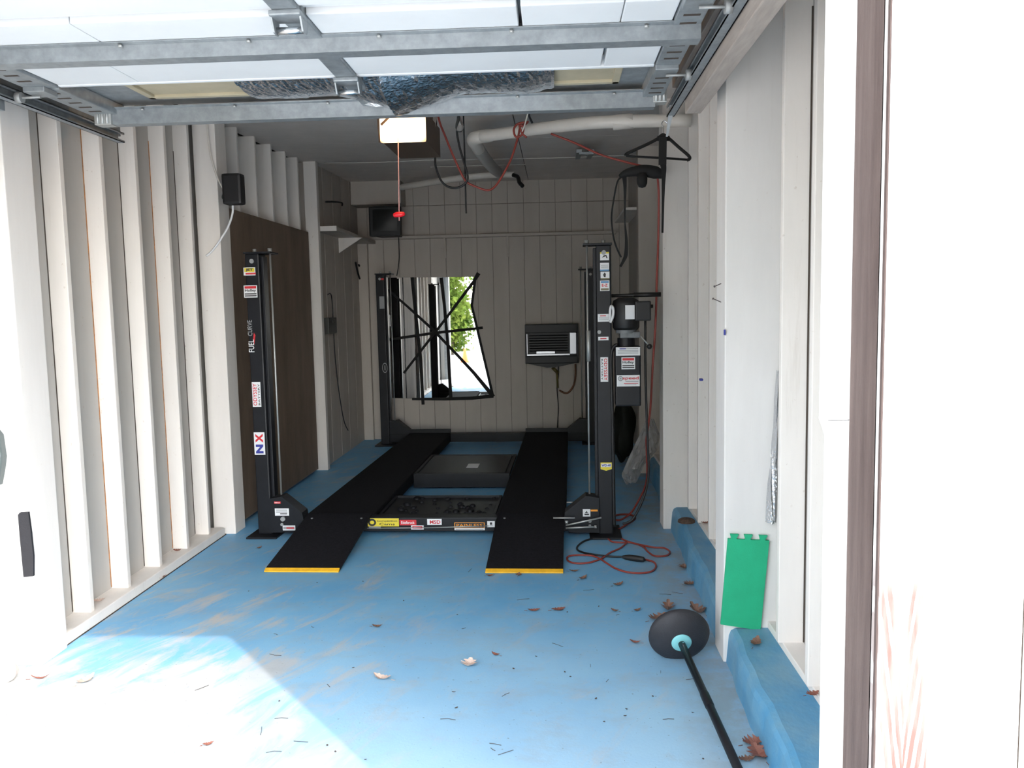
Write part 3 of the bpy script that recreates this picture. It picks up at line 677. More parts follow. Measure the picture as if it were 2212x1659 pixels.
# front left carriage
def spec_label(b, c, w, h):
    for f in (.28, .12, -.04): seat(b, c, -.02, f, w, h, .8, .09, G_)
    seat(b, c, .12, -.24, w, h, .5, .12, K_)
sticker(gFL, -.035, 6.0, 588, 1086, 602, 1091, lambda b, c, w, h: txt(b, c, 'Edelbrock', 0, 0, w, h, .8 * w, .5 * h, W_), R_)
sticker(gFL, -.035, 6.0, 590, 1101, 620, 1117, spec_label, W_)
sticker(gFL, -.035, 6.0, 607, 1138, 634, 1149, lambda b, c, w, h: (seat(b, c, 0, 0, w, h, .9, .5, G_), seat(b, c, .1, 0, w, h, .6, .26, R_, 1)), W_)
b = MB(); p = L(609, 1127, 6.0)
b.cyl((p.x, -.036, p.z + .015), (p.x, -.06, p.z + .015), .018, seg=10); b.build('bolt', M['boltsteel'], gFL); b = MB(); b.cyl((p.x - .012, -.036, p.z - .03), (p.x - .012, -.05, p.z - .03), .012, seg=8); b.build('bolt', M['boltsteel'], gFL)
# front right carriage
def pict(b, c, w, h):
    b.add([c + EX * (w * a) + EZ * (h * z) - Vector((0, .0007, 0)) for a, z in ((-.25, -.02), (.05, .30), (.1, .1), (.28, -.05))], [(0, 3, 2, 1)], K_); seat(b, c, .02, -.22, w, h, .6, .2, K_)
sticker(gFR, -.035, 6.0, 1259, 1099, 1275, 1115, pict)
sticker(gFR, -.035, 6.0, 1276, 1100, 1291, 1104, lambda b, c, w, h: None, O_, label='thin orange strip')
b = MB(); p = L(1274, 1123, 6.0); b.cyl((p.x, -.036, p.z), (p.x, -.06, p.z), .013, seg=10); b.build('bolt', M['boltsteel'], gFR); b = MB(); b.cyl((p.x, -.036, p.z - .04), (p.x, -.05, p.z - .04), .010, seg=8); b.build('bolt', M['boltsteel'], gFR)
# front right column
v = -.005
def lab_a(b, c, w, h):
    seat(b, c, 0, .40, w, h, 1, .18, Y_)
    b.add([c + EX * (w * a) + EZ * (h * z) - Vector((0, .0007, 0)) for a, z in ((-.3, -.2), (-.1, .1), (.2, .15), (.34, -.25), (.2, -.25), (.14, 0))], [(0, 5, 4, 3, 2, 1)], K_)
sticker(cFR, v, 6.05, 1296, 545, 1315, 563, lab_a)
def lab_b(b, c, w, h):
    for f in (.2, .08, -.04, -.16): seat(b, c, 0, f, w, h, .8, .05, G_)
    seat(b, c, 0, -.41, w, h, 1, .18, B_)
sticker(cFR, v, 6.05, 1296, 568, 1315, 586, lab_b)
def lab_c(b, c, w, h):
    b.add([c + EX * (w * a) + EZ * (h * z) - Vector((0, .0007, 0)) for a, z in ((-.22, .1), (-.05, .4), (.1, .2), (.06, -.22), (-.12, -.2))], [(0, 4, 3, 2, 1)], K_); seat(b, c, 0, -.42, w, h, 1, .16, V_)
sticker(cFR, v, 6.05, 1297, 587, 1316, 604, lab_c)
def lab_d(b, c, w, h):
    seat(b, c, 0, .36, w, h, .84, .16, B_); txt(b, c, 'E-Z', 0, .05, w, h, .62 * w, .26 * h, R_, 1, .03); seat(b, c, 0, -.34, w, h, .84, .2, V_)
sticker(cFR, v, 6.05, 1296, 606, 1316, 629, lab_d)
sticker(cFR, v, 6.05, 1291, 678, 1316, 695, lambda b, c, w, h: (seat(b, c, -.05, .26, w, h, .5, .1, R_), [seat(b, c, 0, f, w, h, .8, .05, G_) for f in (.05, -.1, -.25)]))
sticker(cFR, v, 6.05, 1292, 727, 1314, 735, lambda b, c, w, h: seat(b, c, 0, 0, w, h, .6, .3, R_))
sticker(cFR, v, 6.05, 1297, 771, 1313, 824, odyssey(True))
def wd(b, c, w, h):
    b.add([c + EX * (w * a) + EZ * (h * z) - Vector((0, .0003, 0)) for a, z in ((-.5, .5), (.5, .5), (.5, -.30), (0, -.5), (-.5, -.30))], [(0, 4, 3, 2, 1)], Y_)
    seat(b, c, 0, .16, w, h, .9, .42, W_, 1); txt(b, c, 'WD-40', 0, .16, w, h, .84 * w, .30 * h, N_, 3, .04)
sticker(cFR, v, 6.05, 1297, 997, 1321, 1015, wd, None)
b = MB(); p = L(1294, 717, 6.05); b.cyl((p.x, v + .001, p.z), (p.x, v - .012, p.z), .014, seg=10); b.build('bolt', M['boltsteel'], cFR)
b = MB(); p0, p1 = L(1277, 714, 6.1), L(1277, 780, 6.1); b.cyl((1.258 - .06, .055, p0.z), (1.258 - .06, .055, p1.z), .017, seg=12); b.build('rod_spring', M['zinc'], cFR)
# rear columns
sticker(cRL, 4.12, 10.17, 819, 640, 829, 667, lambda b, c, w, h: [seat(b, c, 0, f, w, h, .7, .06, G_) for f in (.3, .1, -.1)], G_)
def oval(b, c, w, h):
    n = 20; P = []
    for k in range(n):
        a = 2 * math.pi * k / n; P += [c + EX * (.5 * w * math.cos(a)) + EZ * (.5 * h * math.sin(a)) - Vector((0, .0005, 0)), c + EX * (.40 * w * math.cos(a)) + EZ * (.42 * h * math.sin(a)) - Vector((0, .0005, 0))]
    b.add(P, [(2*k, 2*k+1, 2*((k+1) % n)+1, 2*((k+1) % n)) for k in range(n)], G_); seat(b, c, 0, 0, w, h, .16, .5, G_)
sticker(cRL, 4.12, 10.17, 825, 784, 836, 806, lambda b, c, w, h: oval(b, c, w, h), None)
sticker(cRL, 4.12, 10.17, 819, 601, 828, 605, lambda b, c, w, h: None, R_)
# front beam stickers
def cams(b, c, w, h):
    n = 16
    for (rx, ry, m, k) in ((.13, .46, K_, 1), (.07, .22, Y_, 2)):
        P = [c + EX * (w * (-.36 + rx * math.cos(2 * math.pi * i / n))) + EZ * (h * ry * math.sin(2 * math.pi * i / n)) - Vector((0, .0005 * k, 0)) for i in range(n)]; b.add(P, [tuple(range(n))[::-1]], m)
    txt(b, c, 'Competition', .12, .16, w, h, .66 * w, .30 * h, K_, 2, .01); txt(b, c, 'Cams', .12, -.20, w, h, .5 * w, .30 * h, K_, 2, .01)
sticker(xF, 0, 6.05, 794, 1120, 861, 1138, cams, Y_)
sticker(xF, 0, 6.05, 863, 1123, 899, 1135, lambda b, c, w, h: txt(b, c, 'Edelbrock', 0, 0, w, h, .8 * w, .5 * h, W_, 1, .02), R_)
sticker(xF, 0, 6.05, 888, 1135, 915, 1144, lambda b, c, w, h: (seat(b, c, 0, 0, w, h, .8, .6, R_), seat(b, c, 0, 0, w, h, .6, .15, W_, 1)))
sticker(xF, 0, 6.05, 923, 1121, 954, 1134, lambda b, c, w, h: txt(b, c, 'MSD', .05, 0, w, h, .74 * w, .62 * h, R_, 1, .025))
def painless(b, c, w, h):
    seat(b, c, 0, .14, w, h, 1, .72, O_); seat(b, c, 0, .14, w, h, .95, .60, K_, 1); txt(b, c, 'PAINLESS', 0, .14, w, h, .86 * w, .38 * h, O_, 3, .008)
    seat(b, c, 0, -.38, w, h, .92, .12, G_)
sticker(xF, 0, 6.05, 982, 1128, 1047, 1145, painless)
sticker(xF, 0, 6.05, 1053, 1125, 1069, 1138, lambda b, c, w, h: (seat(b, c, 0, .1, w, h, .3, .4, K_), seat(b, c, 0, -.25, w, h, .4, .12, G_)))
sticker(xF, 0, 6.05, 796, 1138, 822, 1143, lambda b, c, w, h: None, G_)

# power unit on the front right column
pu = MB(); c = L(1352, 690, 6.07); mv = .045
pu.lathe((c.x, mv, 1.545), EZ, [(.0, 0), (.085, 0), (.098, .02), (.100, .19), (.092, .215), (.055, .235), (0, .238)], 24)
pu.bev((1.36, mv - .03, 1.60), (c.x - .05, mv + .05, 1.72), .006)
pw = pu.build('power_unit', M['blackp'], lift)
b = MB(); p, q = L(1371, 693, 6.02), L(1405, 650, 6.02); b.bev((p.x, mv - .09, p.z), (q.x, mv + .06, q.z), .010); b.cyl((q.x, mv - .02, q.z - .04), (q.x + .02, mv - .02, q.z - .04), .014, seg=10); b.build('capacitor_box', M['blackp'], pw)
b = MB(); p = L(1321, 639, 6.08); q = L(1427, 636, 6.08); b.cyl((p.x, mv + .01, p.z), (q.x, mv + .01, q.z), .013, seg=12); b.cyl((c.x + .06, mv + .01, q.z), (q.x, mv + .01, q.z), .018, seg=12); b.build('conduit', M['blackp'], pw)
p, q = L(1351, 690, 5.95), L(1371, 659, 5.95)
b = MB(); b.plate(((p.x + q.x) / 2, mv - .103, (p.z + q.z) / 2), EX, EZ, q.x - p.x, q.z - p.z, 0, t=.003); b.build('label_plate', M['label_white'], pw, label='blank pale label')
b = MB(); p, q = L(1339, 730, 6.05), L(1382, 716, 6.05); b.bev((p.x, mv - .06, p.z), (q.x, mv + .06, q.z), .006); b.lathe((c.x, mv, q.z), EZ, [(.075, -.01), (.075, .025)], 20)
for f in (.22, .80): b.cyl((p.x + (q.x - p.x) * f, mv - .058, (p.z + q.z) / 2), (p.x + (q.x - p.x) * f, mv - .075, (p.z + q.z) / 2), .015, seg=12)
b.build('pump_block', M['castgrey'], pw)
b = MB(); p, q = L(1329, 876, 6.05), L(1383, 747, 6.05); b.bev((p.x, mv - .075, p.z), (q.x, mv + .075, q.z), .012); b.lathe((c.x, mv, q.z - .01), EZ, [(.065, 0), (.065, .07)], 20)
tk = b.build('oil_tank', M['black'], pw); TV = mv - .075
def tank_sticker(x0, y0, x1, y1, draw, bg=W_):
    p, q = L(x0, y1, 6.02), L(x1, y0, 6.02); cc = Vector(((p.x + q.x) / 2, TV - .0008, (p.z + q.z) / 2)); w, h = q.x - p.x, q.z - p.z
    cc2 = cc - Vector((0, .0010, 0)); BM.plate(cc, EX, EZ, w, h, bg); draw(BM, cc2, w, h)
BM = MB()
tank_sticker(1330, 749, 1382, 768, lambda b, c, w, h: ([seat(b, c, .0, f, w, h, .84, .07, G_) for f in (.12, -.06, -.22)], seat(b, c, -.22, .32, w, h, .26, .12, N_), seat(b, c, .16, .32, w, h, .5, .08, G_)))
tank_sticker(1342, 771, 1371, 797, holley)
def speed(b, c, w, h):
    n = 18
    for (rr, m, k) in ((.20, G_, 1), (.12, W_, 2), (.08, G_, 3)):
        b.add([c + EX * (w * -.34 + h * rr * 1.15 * math.cos(2 * math.pi * i / n)) + EZ * (h * .20 + h * rr * 1.15 * math.sin(2 * math.pi * i / n)) - Vector((0, .0004 * k, 0)) for i in range(n)], [tuple(range(n))[::-1]], m)
    txt(b, c, 'speed', .10, .20, w, h, .70 * w, .34 * h, R_, 4, .02); seat(b, c, .16, -.06, w, h, .56, .08, G_)
    seat(b, c, .12, -.24, w, h, .62, .06, R_); seat(b, c, .1, -.36, w, h, .5, .04, G_)
tank_sticker(1332, 809, 1381, 834, speed)
BM.build('sticker', PM, lift) if False else None
o = BM.build('sticker', PM, pw)
b = MB(); p, q = L(1384, 726, 6.0), L(1403, 748, 6.0); b.cyl(p, q, .0055, seg=8); b.build('lever', M['zinc'], pw)
b = MB(); b.lathe((q.x, q.y, q.z - .022), EZ, [(0, 0), (.013, .004), (.021, .02), (.014, .036), (0, .04)], 14); b.build('lever_knob', M['blackp'], pw)
b = MB(); b.tube(smooth_path([L(x, y, 5.99) for x, y in ((1318, 692), (1318, 670), (1321, 661), (1325, 668), (1324, 684), (1318, 697))], 5), .010, 6); b.build('cable_tie', M['label_white'], pw)
b = MB(); b.tube(smooth_path([L(x, y, 6.02) for x, y in ((1334, 744), (1324, 752), (1320, 775), (1321, 830), (1324, 960), (1326, 1090), (1327, 1138))], 5), .013, 8); b.build('hydraulic_hose', M['blackp'], pw)
b = MB(); b.tube(smooth_path([L(x, y, 6.06) for x, y in ((1394, 693), (1394, 780), (1396, 870), (1399, 960), (1401, 1020), (1392, 1070), (1368, 1120), (1345, 1132))], 5), .009, 6); b.build('power_cable', M['blackp'], pw)

# trays hung between the runways
def tray(v0, v1, zt, name, label, lumps=False, mark=False):
    root = thing(name, (LO.x, LO.y + v0, zt), label, 'tray', 'black trays slung between the runways')
    root.rotation_euler = (0, 0, -LA)
    c, s_ = math.cos(-LA), math.sin(-LA); root.location = LO + Vector((c * 0 - s_ * v0, s_ * 0 + c * v0, 0)); WO[root.name] = (0, v0, 0)
    b = MB(); b.bev((-.462, v0, zt - .03), (.465, v1, zt - .018), .003)
    for (p, q) in (((-.462, v0), (.465, v0 + .025)), ((-.462, v1 - .025), (.465, v1)), ((-.462, v0), (-.437, v1)), ((.44, v0), (.465, v1))): b.bev((p[0], p[1], zt - .03), (q[0], q[1], zt), .003)
    b.build('pan', M['black'], root)
    return root
t1 = tray(.16, .80, .128, 'drip_tray', 'black drip tray with a bumpy floor just behind the front cross beam')
r = random.Random(9); b = MB()
for k in range(46):
    x, y, s_ = r.uniform(-.40, .40), r.uniform(.20, .76), r.uniform(.014, .034)
    b.lathe((x, y, .109), EZ, [(s_, 0), (s_ * .85, s_ * .5), (s_ * .4, s_ * .8), (0, s_ * .85)], 7)
b.build('bumps', M['black'], t1, kind='stuff')
t2 = tray(1.62, 2.62, .150, 'jack_tray', 'black sliding jack tray with a small white label between the runways')
b = MB(); b.bev((-.462, 1.60, .015), (.465, 1.62, .150), .003); b.build('front_apron', M['black'], t2)
b = MB(); b.bev((-.42, 1.66, .133), (.42, 2.58, .147), .003); b.build('cover_plate', M['black'], t2)
p, q = A(993, 1020, Z=.15), A(1013, 1008, Z=.15); 
b = MB(); b.bev((.01, 1.90, .147), (.125, 2.10, .1495), .0006); b.build('label_plate', M['label_white'], t2, label='small white label')
# ------------------------------------------------------------------ things on the walls and ceiling
# mirror with black tape
YM = YB - .004
root = thing('wall_mirror', A(955, 860, Y=YM), 'cracked frameless wall mirror crossed with black tape on the back wall', 'mirror')
b = MB(); poly = [A(x, y, Y=YM) for x, y in ((838, 600), (1028, 598), (1020, 662), (1063, 852), (1060, 857), (893, 861), (838, 859))]
b.prism(poly, (0, -.006, 0)); b.build('mirror_glass', M['mirror'], root)
def tape(pts, w, k):
    b = MB(); P = [A(x, y, Y=YM - .007 - .0012 * k) for x, y in pts]; vs = []; hw = [w] * len(P) if not isinstance(w, (list, tuple)) else list(w)
    for i, p in enumerate(P):
        d = (P[min(i+1, len(P)-1)] - P[max(i-1, 0)]).normalized(); s_ = Vector((d.z, 0, -d.x)) * (float(hw[i]) / 2)
        vs += [p + s_, p - s_, p + s_ - Vector((0, .0009, 0)), p - s_ - Vector((0, .0009, 0))]
    fs = []
    for i in range(len(P) - 1):
        o = 4 * i; fs += [(o, o+1, o+5, o+4), (o+2, o+6, o+7, o+3), (o, o+4, o+6, o+2), (o+1, o+3, o+7, o+5)]
    fs += [(0, 2, 3, 1), (len(vs)-4, len(vs)-3, len(vs)-1, len(vs)-2)]
    b.add(vs, fs); b.build('tape_strip', M['leather'], root)
tape(((1034, 590), (1024, 607), (960, 692), (872, 806)), (.055, .04, .034, .030), 3)
tape(((838, 626), (880, 662), (935, 712), (985, 764), (1024, 806), (1066, 857)), (.03, .03, .036, .036, .045, .052), 2)
tape(((838, 734), (940, 719), (1043, 708)), .036, 4)
tape(((890, 599), (898, 680), (908, 770), (914, 874)), .042, 1)
tape(((953, 600), (960, 660), (967, 740), (974, 862)), (.045, .040, .038, .045), 1)
tape(((1027, 598), (1019, 660), (1040, 750), (1064, 852)), .034, 0)
tape(((890, 862), (960, 862), (1020, 860), (1066, 855)), (.032, .04, .046, .05), 0)

# wall heater
p, q = A(1135, 786, Y=YB - .16), A(1249, 699, Y=YB - .16)
root = thing('wall_heater', ((p.x + q.x) / 2, YB - .08, p.z), 'black wall heater with bright trim hung on the back wall', 'heater')
x0, x1, z0, z1 = p.x, q.x, p.z, q.z; yf = YB - .16; w = x1 - x0; h = z1 - z0
b = MB(); b.bev((x0, yf + .03, z0), (x1, YB - .0, z1), .01)
b.bev((x0, yf, z1 - .22 * h), (x1, yf + .05, z1), .01); b.bev((x0, yf, z0), (x1, yf + .05, z0 + .19 * h), .01); b.bev((x0, yf, z0), (x0 + .02 * w, yf + .05, z1), .003); b.bev((x1 - .03 * w, yf, z0), (x1, yf + .05, z1), .003)
b.prism([(x0 + .03 * w, yf + .02, z0), (x1 - .05 * w, yf + .02, z0), (x0 + .55 * w, yf + .02, z0 - .055), (x0 + .40 * w, yf + .02, z0 - .055)], (0, .10, 0)); b.build('case', M['blackp'], root)
b = MB(); b.bev((x1 - .165 * w, yf + .004, z0 + .23 * h), (x1 - .035 * w, yf + .03, z1 - .22 * h), .006); b.build('trim_panel', M['trim_dark'], root)
b = MB(); b.bev((x0 + .03 * w, yf + .002, z0 + .20 * h), (x1 - .16 * w, yf + .016, z0 + .245 * h), .003); b.build('trim_bar', M['trim_dark'], root)
b = MB(); b.bev((x0 + .03 * w, yf + .002, z0 + .24 * h), (x0 + .045 * w, yf + .016, z1 - .24 * h), .002); b.build('trim_bar', M['trim_dark'], root)
b = MB(); b.bev((x0 + .21 * w, yf + .012, z0 + .25 * h), (x0 + .56 * w, yf + .02, z0 + .31 * h), .002); b.build('name_plate', M['trim_dark'], root)
for k in range(7):
    z = z0 + (.32 + .065 * k) * h; b = MB(); b.obox(((x0 + x1) / 2 - .06 * w, yf + .024, z), (.36 * w, 0, 0), (0, .008, .004), (0, -.001, .003)); b.build('louvre', M['black'], root)
def cable(name, pts, r, m, label, cat, seg=8, n=6, group=None, rs=None):
    P = smooth_path(pts, n); b = MB(); b.tube(P, r, seg); return b.build(name, m, None, tuple(P[-1]), None, label, cat, group)
b = MB(); b.tube(smooth_path([A(x, y, Y=YB - .03) for x, y in ((1243, 786), (1243, 808), (1240, 830), (1230, 846), (1220, 849), (1208, 843))], 5), .012, 8); b.build('gas_hose', mat('copper_hose', (0.16, 0.07, 0.035), 0.5, 0.4), root)
b = MB(); b.cyl(A(1193, 794, Y=YB - .05), A(1206, 806, Y=YB - .05), .022, seg=10); b.cyl(A(1203, 800, Y=YB - .05), A(1205, 838, Y=YB - .03), .014, seg=10); b.build('gas_valve', mat('dull_brass', (0.15, 0.12, 0.04), 0.45, 0.6), root)
b = MB(); b.tube(smooth_path([A(x, y, Y=YB - .02) for x, y in ((1207, 786), (1206, 815), (1203, 838), (1206, 880), (1204, 924))], 5), .006, 6); b.build('heater_cable', M['blackp'], root)

# shelf on the left wall with a box television, hook and boxes
ZS = 2.625
root = thing('wall_shelf', (-2.44, 9.6, ZS), 'cream wooden shelf bracketed to the left wall below the old television', 'shelf')
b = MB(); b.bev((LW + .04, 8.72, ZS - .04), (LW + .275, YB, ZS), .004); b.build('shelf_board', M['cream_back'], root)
b = MB(); b.bev((LW + .10, 8.715, ZS - .05), (LW + .285, 8.745, ZS + .004), .003); b.build('shelf_end', M['cream'], root)
P = [A(x, y, Y=9.7) for x, y in ((736, 503), (782, 505), (742, 546))]; P[0].x = P[2].x = LW + .045; P[0].z = P[1].z = ZS - .04
b = MB(); b.prism(P, (0, .025, 0)); b.build('bracket', M['cream'], root)
p, q = A(803, 506, Y=10.05), A(864, 444, Y=10.05)
root = thing('television', ((p.x + q.x) / 2, 10.3, p.z), 'old black box television on the corner shelf', 'television')
x0, x1, z0, z1 = p.x - .03, q.x, ZS + .001, q.z
b = MB(); b.bev((x0, 10.04, z0), (x1, 10.16, z1), .02)
b.add([(x0 + .01, 10.15, z0 + .01), (x1 - .01, 10.15, z0 + .01), (x1 - .01, 10.15, z1 - .01), (x0 + .01, 10.15, z1 - .01), (x0 + .06, 10.50, z0 + .02), (x1 - .07, 10.50, z0 + .02), (x1 - .07, 10.50, z1 - .07), (x0 + .06, 10.50, z1 - .07)],
      [(0,1,2,3)[::-1], (4,5,6,7), (0,4,5,1)[::-1], (1,5,6,2)[::-1], (2,6,7,3)[::-1], (3,7,4,0)[::-1]]); b.build('cabinet', M['blackp'], root)
b = MB(); n = 8; vs = []; fs = []
for i in range(n + 1):
    for j in range(n + 1):
        u, v_ = i / n, j / n; vs.append((x0 + .05 + (x1 - x0 - .09) * u, 10.038 - .012 * math.sin(math.pi * u) * math.sin(math.pi * v_), z0 + .06 + (z1 - z0 - .10) * v_))
for i in range(n):
    for j in range(n): fs.append((i*(n+1)+j, (i+1)*(n+1)+j, (i+1)*(n+1)+j+1, i*(n+1)+j+1))
b.add(vs, fs, 0, True); b.build('screen', M['screen'], root)
cable('television_cable', [A(x, y, Y=YB - .12) for x, y in ((861, 508), (862, 540), (862, 560), (860, 580), (857, 596))], .006, M['blackp'], 'thin black cable hanging from the ledge under the television', 'cable')
cable('wall_hook_cable', [A(x, y, X=LW + .06) for x, y in ((768, 566), (772, 585), (778, 603), (782, 590), (775, 572))], .012, M['blackp'], 'short black cable loop hooked on the left wall below the shelf', 'cable')
b = MB(); p, q = A(698, 722, X=LW + .05), A(713, 686, X=LW + .05); b.bev((LW + .045, min(p.y, q.y) - .0, p.z), (LW + .12, max(p.y, q.y) + .02, q.z), .008)
b.cyl((LW + .12, (p.y + q.y) / 2, (p.z + q.z) / 2 + .04), (LW + .14, (p.y + q.y) / 2, (p.z + q.z) / 2 + .04), .018, seg=10)
b.build('switch_box', M['greydark'] if 'greydark' in M else mat('dark_grey_box', (0.05, 0.05, 0.045), 0.6), None, (LW + .05, p.y, p.z), None, 'dark grey switch box on the left wall behind the cream post', 'switch box')
cable('wall_cable', [A(x, y, X=LW + .055) for x, y in ((708, 636), (716, 640), (720, 700), (723, 760), (730, 830), (742, 905), (752, 930))], .006, M['blackp'], 'thin black cord running down the left wall past the switch box', 'cord')
cable('ceiling_corner_bracket', [A(x, y, X=LW + .06) for x, y in ((704, 436), (722, 436), (738, 438), (739, 444))], .01, M['blackp'], 'small black bracket rod on the left wall above the shelf', 'bracket')

# black box with cords at the end of the stud bay
p, q = A(488, 444, Y=6.10), A(526, 376, Y=6.10)
root = thing('control_box', ((p.x + q.x) / 2, 6.1, p.z), 'black plastic control box on the post at the end of the stud bay', 'control box')
b = MB(); b.bev((p.x, 6.03, p.z), (q.x, 6.13, q.z), .02); b.build('case', M['blackp'], root)
b = MB(); b.lathe(A(487, 425, Y=6.07), (-1, 0, .2), [(.028, -.02), (.030, .01), (.018, .022), (0, .024)], 14); b.build('knob', mat('dark_green_knob', (0.03, 0.045, 0.04), 0.5), root)
cable('white_cable', [A(x, y, Y=6.10) for x, y in ((446, 262), (450, 300), (456, 340), (468, 380), (484, 412), (492, 424))], .006, M['pvc'], 'thin white cord looping from the ceiling down to the control box', 'cord')
cable('white_cable', [A(x, y, Y=6.11) for x, y in ((503, 444), (502, 462), (494, 487), (478, 515), (460, 540), (446, 553))], .008, M['label_white'], 'thick white cord curving below the control box', 'cord')

# garage door opener with its lit lens, hanging straps and release cord
p, q = A(822, 308, Y=5.05), A(918, 243, Y=5.05)
root = thing('door_opener', ((p.x + q.x) / 2, 5.2, q.z + .1), 'garage door opener with a glowing warm lens hung from the ceiling', 'door opener')
x0, x1, z0, z1 = p.x, q.x, p.z, q.z + .02
b = MB(); b.prism([(x0 + .01, 5.075, z0 + .005), (x1 - .004, 5.075, z0 + .005), (x1 - .004, 5.075, z1), (x0 + .01, 5.075, z1)], (.04, .36, -.035))
b.bev((x0 + .01, 5.06, z1 - .005), (x1, 5.40, z1 + .07), .01); b.build('housing', M['housing'], root)
lens = mat('lit_lens', (0.9, 0.55, 0.2), 0.4, emit=(1.0, 0.60, 0.22), estr=1.9)
n_ = lens.node_tree; pb = n_.nodes['Principled BSDF']; tcn = n_.nodes.new('ShaderNodeTexCoord')
gr = n_.nodes.new('ShaderNodeTexGradient'); gr.gradient_type = 'SPHERICAL'; mpn = n_.nodes.new('ShaderNodeMapping'); mpn.inputs['Scale'].default_value = (5.2, 0, 7.6); mpn.inputs['Location'].default_value = (0, 0, 1.40)
n_.links.new(tcn.outputs['Object'], mpn.inputs[0]); n_.links.new(mpn.outputs[0], gr.inputs[0])
crn = n_.nodes.new('ShaderNodeValToRGB'); crn.color_ramp.elements[0].color = (0.16, 0.055, 0.010, 1); crn.color_ramp.elements[0].position = 0.0; crn.color_ramp.elements[1].color = (1, 0.80, 0.50, 1); crn.color_ramp.elements[1].position = 0.5
n_.links.new(gr.outputs[1], crn.inputs[0]); n_.links.new(crn.outputs[0], pb.inputs['Emission Color'])
b = MB(); b.bev((x0, 5.03, z0), (x1, 5.08, z1 - .004), .012); b.build('lens', lens, root)
b = MB(); c1, c2 = A(823, 270, Y=5.02), A(846, 247, Y=5.02); b.bar(c1, c2, .014, .006, (0, 1, 0)); b.build('lens_rib', M['housing'], root)
b = MB(); b.bar(A(815, 226, Y=5.06), A(820, 308, Y=5.06), .012, .004, (0, 1, 0)); b.build('strap', M['housing'], root)
b = MB(); b.bar((x1 - .02, 5.12, z1 + .05), (x1 + .05, 5.12, CEIL(5.1)), .025, .003, (0, 1, 0)); b.build('strap', M['galv'], root)
b = MB(); b.bar((x1 - .01, 5.30, z0 + .05), (x1 + .06, 5.36, z1 + .18), .025, .003, (0, 1, 0)); b.build('strap', M['galv'], root)
b = MB(); b.bar((x0 + .03, 5.25, z1 + .05), (x0 + .02, 5.25, CEIL(5.2)), .025, .003, (0, 1, 0)); b.build('strap', M['galv'], root)
b = MB(); b.bev((-.925, 1.62, 2.965), (-.895, 5.10, 2.995), .004); b.build('rail', M['galv'], root)
bl = bpy.data.lights.new('opener_bulb', 'POINT'); bl.energy = 2.5; bl.color = (1, .62, .3); bl.shadow_soft_size = .06
bo = bpy.data.objects.new('opener_bulb', bl); COL.objects.link(bo); bo.location = ((x0 + x1) / 2, 4.97, (z0 + z1) / 2)
t_, h_ = A(860, 306, Y=5.0), A(862, 464, Y=5.0)
root = thing('release_cord', h_, 'emergency release cord with a red handle hanging below the opener', 'pull cord')
b = MB(); b.tube([t_ + Vector((-.003, 0, .1)), t_, t_ * .5 + h_ * .5 + Vector((.001, 0, 0)), h_ - Vector((0, 0, .035))], .0035, 6); b.build('cord', mat('pink_cord', (0.60, 0.30, 0.27), 0.7), root)
b = MB(); b.tube([h_ + Vector((-.036, 0, -.003)), h_ + Vector((-.030, 0, -.002)), h_ + Vector((-.012, 0, .002)), h_ + Vector((.012, 0, .003)), h_ + Vector((.030, 0, .004)), h_ + Vector((.036, 0, .004))], .012, 10, rs=[.006, .013, .0165, .0165, .013, .006]); b.build('handle', M['redplastic'], root)

# pipes under the ceiling
root = thing('drain_pipe', A(1250, 280, Y=6.0), 'white plastic pipe crossing high from the right wall with an elbow', 'pipe')
P = [A(1492, 260, Y=5.95), A(1330, 263, Y=6.0), A(1250, 268, Y=6.1), A(1150, 280, Y=6.35), A(1035, 296, Y=6.6)]
b = MB(); b.tube(smooth_path(P, 5), .046, 16); b.build('pipe', M['pvc'], root)
b = MB(); p = A(1340, 263, Y=6.0); b.cyl(p + Vector((-.05, .012, -.002)), p + Vector((.09, -.01, .001)), .053, seg=18); b.build('coupling', M['pvc'], root)
e0 = A(1035, 296, Y=6.6); e1 = A(1022, 301, Y=6.66); e2 = A(1028, 312, Y=6.8)
b = MB(); b.tube(smooth_path([e0 + Vector((.10, 0, .01)), e0, e1, e2, A(1034, 322, Y=6.95)], 5), .052, 16); b.build('elbow', M['pvc'], root)
fl = [A(1034, 322, Y=6.95), A(1046, 340, Y=7.4), A(1058, 355, Y=7.9), A(1068, 366, Y=8.4), A(1078, 374, Y=9.0)]; fl = smooth_path(fl, 18)
b = MB(); b.tube(fl, .05, 14, rs=[.050 + (.004 if k % 2 else -.003) for k in range(len(fl))]); b.build('ribbed_hose', M['flex'], root)
root = thing('vent_pipe', A(980, 385, Y=10.3), 'white pipe running across the ceiling corner above the television ledge', 'pipe')
b = MB(); b.tube(smooth_path([A(1112, 377, Y=9.2), A(1060, 378, Y=9.25), A(1005, 383, Y=9.3), A(950, 391, Y=9.45), A(880, 402, Y=9.8), A(868, 405, Y=9.9)], 5), .036, 12); b.build('pipe', M['pvc'], root)
b = MB(); b.tube(smooth_path([A(1108, 378, Y=9.15), A(1118, 382, Y=9.1), A(1122, 394, Y=9.0), A(1129, 402, Y=8.95)], 4), .022, 10); b.build('pipe_end', M['blackp'], root)

